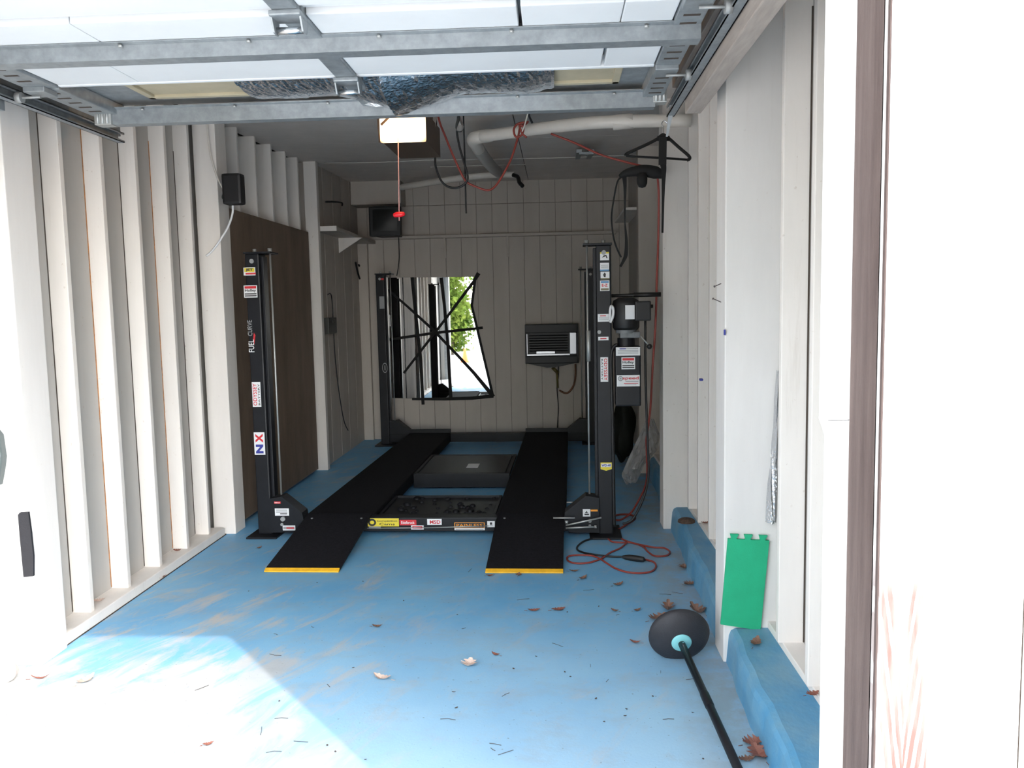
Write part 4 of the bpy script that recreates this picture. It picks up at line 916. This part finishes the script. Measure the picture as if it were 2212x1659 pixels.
# lamp holder with bulb, cords
c = A(993, 270, Y=6.0)
root = thing('lamp_holder', A(990, 236, Y=6.0), 'black lamp holder with a clear bulb hanging beside the opener', 'lamp')
b = MB(); b.cyl(A(990, 230, Y=6.0), A(990, 250, Y=6.0), .016, seg=10); b.build('socket', M['blackp'], root)
b = MB(); b.lathe(A(991, 252, Y=6.0), (0.05, 0, -1), [(.014, 0), (.017, .02), (.028, .05), (.032, .075), (.026, .095), (.012, .108), (0, .11)], 16); b.build('bulb', M['glass'], root)
def hang(name, pts, r, m, label, Y0, Y1=None):
    Y1 = Y0 if Y1 is None else Y1; k = len(pts) - 1
    return cable(name, [A(x, y, Y=Y0 + (Y1 - Y0) * i / k) for i, (x, y) in enumerate(pts)], r, m, label, 'cord')
hang('black_cord', ((990, 245), (990, 262), (987, 285), (993, 318), (1002, 350), (1010, 380), (1006, 395), (990, 405), (970, 404), (955, 393), (945, 372), (940, 350), (942, 310), (942, 262), (941, 232)), .008, M['blackp'], 'black cord looping below the lamp holder', 6.0, 6.1)
hang('black_cord', ((1001, 247), (1003, 310), (1005, 380), (1006, 430), (1007, 461)), .006, M['blackp'], 'black cord end hanging straight below the red cord', 6.5)
hang('red_cord', ((944, 238), (950, 265), (960, 290), (972, 320), (985, 350), (998, 378), (1008, 393), (1025, 402), (1052, 411), (1068, 404), (1082, 385), (1095, 362), (1106, 338), (1115, 310), (1120, 292), (1124, 274), (1135, 268), (1141, 262)), .008, M['redcord'], 'red extension cord drooping in a loop under the white pipe', 6.2, 6.3)
cable('red_cord', [A(x, y, Y=6.18) for x, y in ((1136, 264), (1118, 268), (1110, 280), (1114, 295), (1126, 292), (1131, 276), (1122, 270), (1128, 288), (1138, 297))], .008, M['redcord'], 'red cord wound round the white pipe', 'cord')
cable('red_cord', [A(x, y, Y=yv) for x, y, yv in ((1190, 289, 6.2), (1240, 308, 6.2), (1300, 335, 6.15), (1360, 352, 6.1), (1410, 365, 6.0), (1419, 378, 6.0), (1423, 420, 6.05), (1422, 520, 6.12), (1419, 600, 6.12), (1416, 700, 6.12), (1410, 790, 6.15), (1405, 880, 6.2), (1396, 950, 6.25))], .008, M['redcord'], 'red extension cord slung from the pipe and down past the power unit', 'cord')
cable('white_string', [A(x, y, Y=yv) for x, y, yv in ((700, 352, 8.7), (780, 351, 8.65), (860, 349, 8.6), (920, 346, 8.6), (1060, 344, 8.55), (1240, 340, 8.5), (1300, 337, 8.5), (1385, 336, 8.5))], .004, M['string'], 'white string stretched across below the ceiling', 'string')
cable('white_string', [A(x, y, Y=9.2) for x, y in ((930, 361), (1020, 358), (1110, 356), (1136, 355))], .004, M['string'], 'shorter white string under the ceiling behind the first one', 'string')
cable('white_string', [A(x, y, Y=5.96) for x, y in ((1143, 232), (1139, 250), (1134, 268), (1128, 284))], .005, M['string'], 'white string tying the red cord up near the pipe', 'string')
cable('tie_strap', [A(x, y, Y=6.3) for x, y in ((1141, 232), (1143, 250), (1150, 266))], .008, M['blackp'], 'short black strap hanging by the tied red cord', 'strap')
# ceiling channel bracket
root = thing('ceiling_bracket', A(1265, 345, Y=8.0), 'pale metal double channel bracket on the ceiling at the back right', 'bracket')
for x in (1249, 1276):
    p, q = A(x + 2, 326, Y=7.7), A(x, 371, Y=8.8); q.x = p.x + .02; b = MB()
    b.bar(p, (q.x, q.y, CEIL(q.y) - .02), .05, .03, (0, 0, 1)); b.build('channel', M['galv'], root)
b = MB(); p, q = A(1251, 332, Y=7.72), A(1282, 332, Y=7.72); b.bar(p, q, .05, .02, (0, 0, 1)); b.build('cross_piece', M['galv'], root)

# clothes hanger with strap and the black harness behind it
YH = 5.85
root = thing('clothes_hanger', A(1432, 292, Y=YH), 'black plastic clothes hanger hooked below the white pipe', 'hanger')
b = MB(); b.tube(smooth_path([A(x, y, Y=YH) for x, y in ((1352, 336), (1356, 331), (1395, 313), (1420, 300), (1432, 291), (1446, 300), (1465, 317), (1487, 336), (1490, 343), (1484, 346))], 4), .011, 8)
b.tube([A(x, y, Y=YH) for x, y in ((1352, 336), (1366, 338), (1425, 341), (1486, 345))], .008, 8); b.cyl(A(1420, 299, Y=YH), A(1446, 299, Y=YH), .018, seg=8); b.build('frame', M['leather'], root)
b = MB(); b.tube(smooth_path([A(x, y, Y=YH) for x, y in ((1433, 292), (1433, 277), (1429, 268), (1434, 261), (1442, 266))], 5), .004, 6); b.build('hook', M['chrome'], root)
root = thing('harness', A(1385, 385, Y=6.0), 'black webbing harness with a padded pouch and trailing straps below the hanger', 'harness')
b = MB(); b.bar(A(1432, 296, Y=YH - .02), A(1431, 356, Y=YH - .02), .052, .02, (0, 1, 0)); b.build('strap', M['leather'], root)
def strap(pts, w, Y):
    P = smooth_path([A(x, y, Y=Y) for x, y in pts], 5); b = MB(); ws = [w] * len(P) if not isinstance(w, (list, tuple)) else list(np.interp(np.linspace(0, 1, len(P)), np.linspace(0, 1, len(w)), w)); vs = []; fs = []
    for i, p in enumerate(P):
        d = (P[min(i+1, len(P)-1)] - P[max(i-1, 0)]).normalized(); s_ = d.cross(Vector((0, 1, 0))).normalized() * (float(ws[i]) / 2)
        vs += [p + s_ + Vector((0, .003, 0)), p - s_ + Vector((0, .003, 0)), p - s_ - Vector((0, .003, 0)), p + s_ - Vector((0, .003, 0))]
    for i in range(len(P) - 1):
        for k in range(4): fs.append((4*i+k, 4*i+(k+1) % 4, 4*i+4+(k+1) % 4, 4*i+4+k))
    b.add(vs, fs); b.build('strap', M['leather'], root)
strap(((1431, 350), (1434, 366), (1433, 400), (1432, 450), (1431, 503)), (.05, .03, .018, .014), 5.9)
strap(((1348, 378), (1350, 400), (1350, 440), (1350, 480), (1353, 520), (1352, 550), (1346, 565), (1340, 576)), (.036, .024, .014, .010, .022, .028, .022, .016), 6.02)
strap(((1344, 382), (1334, 392), (1326, 430), (1321, 470), (1325, 510), (1332, 535), (1342, 556)), .012, 6.05)
b = MB(); P = smooth_path([A(x, y, Y=6.0) for x, y in ((1338, 381), (1352, 374), (1372, 370), (1392, 369), (1412, 372), (1426, 376), (1434, 380))], 4); b.tube(P, .05, 12, rs=list(np.interp(np.linspace(0, 1, len(P)), [0, .2, .45, .7, 1], [.012, .03, .042, .046, .022]))); b.build('belt_pad', M['leather'], root)
b = MB(); b.lathe(A(1387, 380, Y=5.97), (0, 0, -1), [(0, -.02), (.03, -.015), (.038, .02), (.036, .055), (.024, .078), (0, .085)], 14); b.build('pouch', M['leather'], root)

# clear bag and dark bag against the right wall
def blob(name, c, rx, ry, rz, m, label, cat, seed, tilt=0.0, amp=.18):
    bm = bmesh.new(); bmesh.ops.create_icosphere(bm, subdivisions=4, radius=1.0); r = np.random.default_rng(seed); K = r.normal(0, 2.2, (9, 3)); ph = r.uniform(0, 6, 9)
    for vtx in bm.verts:
        d = vtx.co.copy(); a = sum(math.sin(float(np.dot(K[i], d)) * 1.6 + ph[i]) for i in range(9)) / 9
        p = Vector((d.x * rx, d.y * ry, d.z * rz)) * (1 + amp * 2.2 * a); p.x += tilt * p.z; vtx.co = p
    b = MB(); b.bm(bm, 0, True); b.v = [v + Vector(c) for v in b.v]
    return b.build(name, m, None, (c[0], c[1], c[2] - rz), None, label, cat)
YG = 7.45
LE, RE = [(1396, 905), (1384, 935), (1362, 980), (1342, 1026), (1352, 1046)], [(1412, 905), (1426, 940), (1420, 972), (1392, 1004), (1376, 1040)]
r = random.Random(8); b = MB(); nu, nv = 12, 18; vs = []
for side in (0, 1):
    for j in range(nv + 1):
        t = j / nv * 4; k = min(3, int(t)); f_ = t - k
        l_ = [LE[k][i] * (1 - f_) + LE[k+1][i] * f_ for i in (0, 1)]; q_ = [RE[k][i] * (1 - f_) + RE[k+1][i] * f_ for i in (0, 1)]
        for i in range(nu + 1):
            u = i / nu; jx = r.uniform(-2.2, 2.2) if 0 < i < nu else 0; p = A(l_[0] * (1-u) + q_[0] * u + jx, l_[1] * (1-u) + q_[1] * u + jx, Y=YG)
            p.y += (-1 if side == 0 else .6) * .075 * math.sin(math.pi * u) * math.sin(math.pi * min(1, .12 + j / nv * .95)) + r.uniform(-.016, .016) * (1 if 0 < i < nu else 0); vs.append(p)
m_ = (nu + 1) * (nv + 1); fs = []
for side in (0, 1):
    for j in range(nv):
        for i in range(nu): o_ = side * m_ + j * (nu + 1) + i; fs.append((o_, o_ + 1, o_ + nu + 2, o_ + nu + 1))
b.add(vs, fs, 0, False); bag = b.build('plastic_bag', M['plasticbag'], None, tuple(vs[nu * nv]), None, 'crumpled clear plastic bag hanging by the right wall behind the lift', 'bag')
cc = A(1350, 935, Y=8.9); blob('trash_bag', (cc.x - .02, 8.9, .36), .13, .15, .36, M['bagblack'], 'dark crumpled bag standing in the shadow behind the power unit', 'bag', 5)

# ------------------------------------------------------------------ right side, near
# green foam mat piece with puzzle tabs
Pm = lambda x, y: A(x, y, Y=3.822)
tl_, tr_, br_, bl_ = Pm(1573, 1164), Pm(1662, 1168), Pm(1643, 1362), Pm(1557, 1349)
def lerp2(u, v): return (tl_ * (1-u) + tr_ * u) * (1-v) + (bl_ * (1-u) + br_ * u) * v
out = [(0, 1), (1, 1), (1, 0)]
for k in (2, 1, 0):
    c = .10 + .36 * k + (.02 if k == 0 else 0); out += [(c + .085, 0), (c + .085, -.012), (c + .13, -.055), (c - .08, -.055), (c - .045, -.012), (c - .045, 0)]
out.append((0, 0)); ded = []
for o_ in out:
    if not ded or abs(o_[0] - ded[-1][0]) + abs(o_[1] - ded[-1][1]) > 1e-4: ded.append(o_)
b = MB(); b.prism([lerp2(u, v) for u, v in ded][::-1], (0, .014, 0)); b.build('foam_mat', M['green'], None, tuple((bl_ + br_) / 2), None, 'green foam puzzle mat piece leaning on the white post', 'mat')
# foil insulation bulging out beside the post
def foilstrip(pts, Y, name, label):
    b = MB(); r = random.Random(3); vs = []; n = len(pts); m_ = 6
    for (xa, xb, y) in pts:
        for k in range(m_ + 1):
            t = k / m_; p = A(xa + (xb - xa) * t, y + r.uniform(-3, 3), Y=Y); p.y -= .03 * math.sin(math.pi * t) + r.uniform(0, .018); vs.append(p)
    b.add(vs, [(i*(m_+1)+k, (i+1)*(m_+1)+k, (i+1)*(m_+1)+k+1, i*(m_+1)+k+1) for i in range(n-1) for k in range(m_)]); return b.build(name, M['foil'], None, tuple(vs[-1]), None, label, 'insulation')
foilstrip([(1676, 1678, 800), (1672, 1679, 860), (1668, 1678, 920), (1665, 1678, 960), (1662, 1677, 1000), (1658, 1677, 1040), (1655, 1676, 1080), (1652, 1675, 1126)], 3.82, 'foil_insulation', 'crinkled foil insulation bulging out beside the white post')
foilstrip([(1664, 1672, 1180), (1664, 1671, 1240), (1664, 1670, 1290), (1664, 1669, 1340)], 3.90, 'foil_insulation', 'narrow foil insulation scrap low beside the green mat')
b = MB(); b.tube(smooth_path([A(x, y, Y=3.88) for x, y in ((1658, 1126), (1664, 1140), (1667, 1160), (1664, 1200), (1666, 1260), (1664, 1335))], 5), .016, 7, rs=None); b.build('dark_crack', M['gap'], wr)
# dome base with pole lying on the floor
c0 = A(1474, 1394, Y=3.79); end = A(1612, 1700, Z=.03); ax = (end - c0).normalized()
axd = Vector((ax.x, ax.y, 0)).normalized() * math.cos(.297) - Vector((0, 0, math.sin(.297)))
root = thing('dome_base_pole', (c0.x, c0.y, 0), 'black rubber dome base with a black pole lying on the blue floor', 'pole stand')
b = MB(); b.lathe(c0 - axd * .03, -axd, [(.0, -.014), (.035, -.014), (.075, -.004), (.115, .012), (.140, .030), (.149, .046), (.146, .056), (.12, .058), (0, .050)], 40); b.build('dome', M['rubber'], root)
b = MB(); b.lathe(c0 - axd * .022, axd, [(.0485, -.012), (.0485, .006), (.044, .010), (.0, .010)], 28); b.build('washer', M['aqua'], root, label='aqua blue washer')
b = MB(); b.cyl(c0 - ax * .02, end + ax * .35, .0175, seg=16); b.build('pole', M['black'], root)
b = MB(); e_ = A(1532, 1530, Y=3.3); t = (end - c0).length * .46; b.lathe(c0 + ax * t, ax, [(.0178, -.05), (.0195, -.045), (.0195, .05), (.0178, .055)], 16); b.build('sleeve', M['black'], root)
b = MB(); b.cyl(c0 + ax * .0, c0 + ax * .02 , .010, seg=10); b.obox(c0 + ax * .012 + Vector((0, -.01, .018)), (.004, 0, 0), (0, .004, 0), (0, 0, .006)); b.build('pin', M['chrome'], root)
# nails in the wall studs, small marks
for (x0, y0, x1, y1, lb) in ((1570, 607, 1543, 619, 'upper rusty nail slanting out of the wall beside the white post'), (1572, 659, 1540, 645, 'lower rusty nail slanting out of the wall beside the white post')):
    p, q = A(x0, y0, Y=3.95), A(x1, y1, Y=3.90); b = MB(); b.cyl(p, q, .0022, seg=6); d = (q - p).normalized(); b.cyl(q - d * .002, q, .0055, seg=8); b.build('nail', mat('nail_steel', (0.13, 0.11, 0.11), 0.5, 0.6), None, tuple(p), None, lb, 'nail')
b = MB(); p = A(1559, 717, Y=3.90); b.bev((p.x - .003, 3.83, p.z - .013), (p.x + .004, 3.845, p.z + .013), .002); b.build('blue_clip', M['navy'], None, tuple(p), None, 'tiny dark blue clip on the post edge below the nails', 'clip')
b = MB(); p = A(1515, 820, Y=5.2); b.bev((p.x - .012, 5.185, p.z - .007), (p.x + .010, 5.22, p.z + .007), .004); b.build('blue_clip', M['navy'], None, tuple(p), None, 'tiny dark blue clip on a right wall stud', 'clip')
# brown fibre lump on the curb
c = A(1483, 1125, Z=.18)
b = MB(); b.lathe((c.x, c.y, .171), EZ, [(.062, 0), (.060, .014), (.045, .024), (.02, .028), (0, .026)], 20); o = b.build('fibre_pad', M['brownpad'], None, (c.x, c.y, .171), None, 'round brown fibre pad lying on top of the blue curb', 'pad')

# ------------------------------------------------------------------ left side, near
b = MB(); P0, P1 = A(58, 1106, Y=3.79), A(64, 1245, Y=3.79)
b.prism([A(x, y, Y=3.796) for x, y in ((42, 1111), (46, 1106), (64, 1105), (70, 1150), (75, 1200), (75, 1243), (54, 1245), (46, 1160))], (0, -.012, 0)); b.build('rubber_strip', M['rubber'], None, tuple(P1), None, 'black rubber strip fixed to the corner of the left jamb post', 'strip')
c = A(-22, 984, Y=3.80)
root = thing('wall_plate', (c.x, 3.79, c.z - .13), 'grey metal fitting with a rounded edge on the left jamb post', 'wall fitting')
b = MB(); b.prism([A(x, y, Y=3.797) for x, y in ((-50, 925), (0, 928), (8, 938), (15, 985), (13, 1005), (6, 1045), (-50, 1050))], (0, -.03, 0)); b.build('plate', M['greyplate'], root)
b = MB(); b.prism([A(x, y, Y=3.765) for x, y in ((-50, 938), (-4, 942), (2, 985), (-2, 1028), (-50, 1034))], (0, -.02, 0)); b.build('raised_panel', mat('pale_grey_metal', (0.24, 0.27, 0.27), 0.5, 0.1), root)
bs = blob('stone', (A(2, 1455, Z=.05).x - .02, 3.60, .05), .085, .06, .055, M['stone'], 'pale pinkish stone by the foot of the left jamb', 'stone', 11, amp=.12)

# ------------------------------------------------------------------ floor cords
def floor_cable(name, pts, r, m, label):
    P = smooth_path([A(x, y, Z=r + .001 + z) for x, y, z in pts], 7); b = MB(); b.tube(P, r, 7); return b.build(name, m, None, tuple(P[0]), None, label, 'cord')
fc = lambda s_: [(x, y, 0) for x, y in s_]
floor_cable('red_cord', fc(((1335, 1145), (1336, 1158), (1352, 1168), (1380, 1176), (1410, 1182), (1435, 1184), (1447, 1192), (1440, 1200), (1415, 1201), (1400, 1192), (1388, 1180), (1362, 1172), (1340, 1172), (1322, 1170), (1314, 1164))), .0065, M['redcord'], 'red extension cord looped on the blue floor towards the curb')
floor_cable('red_cord', fc(((1354, 1172), (1340, 1184), (1318, 1194), (1300, 1206), (1278, 1214), (1258, 1217), (1238, 1216), (1226, 1210), (1228, 1202), (1250, 1199), (1276, 1200), (1294, 1206), (1310, 1216), (1330, 1228), (1356, 1236), (1385, 1238), (1408, 1234), (1417, 1224), (1412, 1214), (1392, 1208))), .0065, M['redcord'], 'red extension cord lying in wide loops beside the right ramp')
floor_cable('black_cord', fc(((1300, 1163), (1278, 1164), (1260, 1170), (1248, 1180), (1248, 1188), (1262, 1194), (1290, 1199), (1318, 1202), (1345, 1203))), .007, M['blackp'], 'black cable curving from the lift base plate to the plug on the floor')
b = MB(); P = smooth_path([A(x, y, Z=.022) for x, y in ((1344, 1203), (1356, 1204), (1372, 1206), (1386, 1208), (1393, 1209))], 4); b.tube(P, .02, 10, rs=list(np.interp(np.linspace(0, 1, len(P)), [0, .3, .6, .9, 1], [.009, .02, .021, .017, .008]))); b.build('cord_plug', M['blackp'], None, tuple(P[0]), None, 'black plug connector joining the cords on the floor', 'plug')
floor_cable('red_cord', [(1396, 950, .62), (1397, 985, .50), (1398, 1020, .36), (1394, 1050, .24), (1380, 1080, .12), (1365, 1105, .04), (1350, 1118, 0), (1335, 1124, 0), (1322, 1118, 0), (1336, 1112, 0), (1362, 1112, 0), (1372, 1120, 0), (1352, 1134, 0), (1336, 1144, 0)], .008, M['redcord'], 'tangle of red cord dropping to the floor behind the right lift post')

# ------------------------------------------------------------------ leaves and twigs
def leaf_mesh(L_, W_l, lob, seed, curl):
    r = random.Random(seed); n = 21; pts = []
    for i in range(n + 1):
        t = i / n; w = math.sin(math.pi * t) ** .8 * (1 + .8 * lob * math.cos(2 * math.pi * i / 4.2 + 1))
        pts.append((t * L_ - L_ / 2, W_l / 2 * w * (1 + r.uniform(-.08, .08))))
    vs, fs = [], []
    for i, (x, w) in enumerate(pts):
        z = curl * (2 * x / L_) ** 2 * L_ * .5
        for s_ in (-1, 0, 1): vs.append((x, s_ * w, .002 + z + (abs(s_) * curl * w * .8) + r.uniform(0, .002)))
    for i in range(n):
        for k in range(2): fs.append((3*i+k, 3*i+k+1, 3*i+3+k+1, 3*i+3+k))
    return vs, fs
def leaf(px, py, size, m, label, rot=None, lob=.35, wid=.55, Zs=0.0, group=None, curl=None, seed=None):
    c = A(px, py, Z=Zs); sd_ = seed or int(px * 7 + py); r = random.Random(sd_); vs, fs = leaf_mesh(size, size * wid, lob, sd_, .25 + .3 * r.random() if curl is None else curl)
    a = r.uniform(0, 6.28) if rot is None else rot; ca, sa = math.cos(a), math.sin(a); b = MB()
    b.add([(c.x + ca * x - sa * y, c.y + sa * x + ca * y, Zs + z) for x, y, z in vs], fs); b.tube([(c.x + ca * (-size * .5) , c.y + sa * (-size * .5), Zs + .005), (c.x + ca * (-size * .72), c.y + sa * (-size * .72), Zs + .006)], .0012, 4)
    return b.build('leaf', M[m], None, (c.x, c.y, Zs), None, label, 'leaf', group)
leaf(1013, 1438, .085, 'leafpale', 'pale lobed oak leaf in the middle of the blue floor', 1.4, .5, .8)
leaf(826, 1467, .095, 'leafpale', 'pale curled leaf near the edge of the sunlit patch', 2.8, .2, .45, curl=.5)
leaf(342, 1252, .10, 'leafred', 'reddish brown leaf near the left sill', .4, .2, .5)
leaf(1153, 1320, .075, 'leafred', 'flat reddish leaf in front of the right ramp, left of a pair', .1, .15, .45)
leaf(1206, 1318, .085, 'leafred', 'folded reddish leaf in front of the right ramp, right of a pair', .3, .2, .5)
leaf(1259, 1251, .075, 'leaf', 'brown oval leaf near the right end of the yellow toe strip', .8, .1, .45)
leaf(1240, 1235, .07, 'leaf', 'brown leaf by the right corner of the yellow toe strip', 0, .2, .4)
leaf(1335, 1265, .075, 'leaf', 'curled brown leaf below the red cord loops', .5, .3, .5)
leaf(815, 1355, .06, 'leaf', 'small brown leaf on the blue floor right of the sunlit patch', 0, .1, .45)
leaf(1071, 1416, .05, 'leafred', 'tiny dark red leaf above the pale oak leaf', 2.6, .1, .45)
leaf(1372, 1389, .06, 'leafred', 'small reddish leaf left of the black dome', 2.8, .1, .4)
leaf(1328, 1321, .05, 'leaf', 'small brown leaf out on the floor above the dome, left of two', 2.6, .2, .5)
leaf(1376, 1320, .05, 'leaf', 'small brown leaf out on the floor above the dome, right of two', .5, .2, .5)
leaf(1420, 1338, .12, 'leaf', 'brown oak leaf tucked behind the left side of the black dome', .6, .5, .6)
leaf(1443, 1318, .11, 'leaf', 'brown oak leaf standing behind the top of the black dome', 1.4, .5, .6, curl=.8)
leaf(1508, 1324, .12, 'leaf', 'dark brown leaf behind the right side of the black dome', 2.2, .4, .6, curl=.8)
leaf(1632, 1392, .10, 'leaf', 'long brown leaf lying on the curb below the green mat', 1.1, .2, .45, Zs=.172)
leaf(1755, 1502, .06, 'leafred', 'red leaf scrap on the right sill by the opening', .4, .3, .6, Zs=.205)
leaf(1524, 1131, .07, 'leafred', 'rust red leaf on the right sill between studs', .2, .3, .5, Zs=.205)
leaf(213, 1300, .07, 'leafpale', 'tan leaf on the left sill plate, nearer one', .4, .3, .6, Zs=.062)
leaf(383, 1191, .06, 'leafred', 'tan leaf on the left sill plate, farther one', .2, .3, .6, Zs=.062)
leaf(185, 1473, .10, 'leafpale', 'pale leaf in the sunlit corner of the floor', 1.2, .3, .5)
leaf(88, 1467, .09, 'leafred', 'thin reddish leaf in the sunlit corner near the jamb', .25, .1, .2)
leaf(612, 1190, .05, 'leaf', 'small brown scrap beside the left ramp', .3, .3, .6)
leaf(560, 1185, .045, 'leaf', 'small brown leaf left of the left ramp', 1.0, .3, .6)
leaf(450, 1610, .045, 'leafred', 'small pink leaf in the blown out sunlit floor', .5, .2, .5)
leaf(1505, 1238, .05, 'leaf', 'brown leaf at the foot of the blue curb, upper of three', 1.0, .4, .8)
leaf(1478, 1228, .075, 'leaf', 'brown leaf clump at the foot of the blue curb, middle of three', 1.5, .5, .9)
leaf(1488, 1263, .07, 'leaf', 'brown leaf clump at the foot of the blue curb, lower of three', .4, .5, .9)
leaf(1625, 1607, .09, 'leafred', 'red brown oak leaf by the curb near the pole', .4, .5, .7)
leaf(1640, 1632, .11, 'leafred', 'large red brown oak leaf against the curb beside the pole', 1.8, .5, .7)
leaf(1612, 1642, .07, 'leaf', 'brown leaf scrap between the pole and the curb', .2, .4, .5)
leaf(1120, 1244, .05, 'leaf', 'brown leaf caught on the yellow toe strip of the right ramp', 1.4, .4, .8)
leaf(1058, 1245, .05, 'leafred', 'reddish leaf below the left end of the right toe strip', .2, .3, .5)
r = random.Random(21)
# twigs and needles
for k in range(30):
    if k < 19: px, py = r.uniform(1000, 1560), r.uniform(1190, 1640)
    else: px, py = r.uniform(420, 1100), r.uniform(1260, 1640)
    if 1050 < px < 1225 and py < 1250: continue
    c = A(px, py, Z=.004)
    if c.x > .74: continue
    a = r.uniform(0, 6.28); l_ = r.uniform(.02, .075); d = Vector((math.cos(a), math.sin(a), 0)) * l_ / 2; bend = Vector((-d.y, d.x, 0)) * r.uniform(-.25, .25)
    b = MB(); b.tube([c - d, c + bend, c + d], .0011, 4); b.build('twig', M['twig'], None, tuple(c), None, 'thin dark twig or needle lying on the open blue floor', 'twig', 'twigs scattered on the blue floor')
for k in range(26):
    px, py = r.uniform(430, 1560), r.uniform(1240, 1645)
    c = A(px, py, Z=.0)
    if c.x > .74 or (1050 < px < 1225 and py < 1260): continue
    vs, fs = leaf_mesh(r.uniform(.010, .020), r.uniform(.006, .010), .3, k, .3); a = r.uniform(0, 6.28); ca, sa = math.cos(a), math.sin(a); b = MB()
    b.add([(c.x + ca * x - sa * y, c.y + sa * x + ca * y, z) for x, y, z in vs], fs); b.build('leaf_crumb', M['twig'], None, tuple(c), None, 'tiny dark leaf crumb on the open blue floor', 'leaf crumb', 'leaf crumbs scattered on the blue floor')

# ------------------------------------------------------------------ the yard behind the camera (seen in the mirror)
def tree(x, y, h, cr, n, label, seed):
    r = np.random.default_rng(seed)
    root = thing('tree', (x, y, 0), label, 'tree', 'trees across the yard')
    b = MB(); b.tube([(x, y, -.05), (x + .05, y, h * .3), (x - .08, y + .05, h * .6), (x, y, h * .85)], .1, 10, rs=[.16, .12, .09, .03])
    for k in range(7):
        a = r.uniform(0, 6.28); z = h * r.uniform(.35, .75); b.tube([(x, y, z), (x + math.cos(a) * cr * .5, y + math.sin(a) * cr * .5, z + cr * .35)], .03, 6, rs=[.05, .012])
    b.build('trunk', M['bark'], root)
    cs = r.normal(0, 1, (26, 3)); cs /= np.linalg.norm(cs, axis=1)[:, None]; cs *= r.uniform(.3, 1, (26, 1)) ** .5
    P = cs[r.integers(0, 26, n)] + r.normal(0, .20, (n, 3)); P = P * [cr, cr, h * .48] + [x, y, h * .54]; P[:, 2] = np.maximum(P[:, 2], .15)
    Q = r.normal(0, 1, (n, 3)); Q /= np.linalg.norm(Q, axis=1)[:, None]; T = np.cross(Q, r.normal(0, 1, (n, 3))); T /= np.linalg.norm(T, axis=1)[:, None]; s_ = r.uniform(.07, .14, (n, 1))
    V = np.stack([P - Q * s_, P + T * s_ * .45, P + Q * s_, P - T * s_ * .45], 1).reshape(-1, 3)
    me = bpy.data.meshes.new('foliage'); me.from_pydata((V - [x, y, 0]).tolist(), [], np.arange(4 * n).reshape(n, 4).tolist()); me.materials.append(M['foliage']); me.update()
    o = bpy.data.objects.new('foliage', me); COL.objects.link(o); o.parent = root; tag(o, kind='stuff')
tree(-3.9, -9.0, 5.0, 1.15, 11000, 'leafy tree across the yard, nearest of the row seen in the mirror', 1)
tree(-2.0, -12.5, 6.0, 1.15, 11000, 'leafy tree across the yard standing behind the orange cone', 2)
tree(-7.6, -10.5, 6.0, 1.2, 6000, 'leafy tree at the left end of the yard row', 3)
tree(-5.8, -15.0, 7.5, 1.4, 14000, 'tallest leafy tree at the back of the yard row', 4)
root = thing('traffic_cone', (-2.85, -4.6, -.012), 'orange traffic cone out on the yard, seen in the mirror', 'cone')
b = MB(); b.bev((-3.0, -4.75, -.012), (-2.7, -4.45, .02), .006); b.build('base', M['cone'], root)
b = MB(); b.lathe((-2.85, -4.6, .02), EZ, [(.12, 0), (.03, .40), (.02, .42), (0, .42)], 18); b.build('shell', M['cone'], root)
# left vertical door track on the front wall return, seen in the mirror
vt = thing('vertical_track', (-2.62, 1.62, 0), 'left upright galvanised door track beside the opening', 'door track')
b = MB(); b.box((-2.66, 1.60, 0), (-2.655, 1.68, 2.70)); b.box((-2.66, 1.60, 0), (-2.60, 1.605, 2.70)); b.box((-2.66, 1.675, 0), (-2.60, 1.68, 2.70)); b.build('channel', M['galv'], vt)
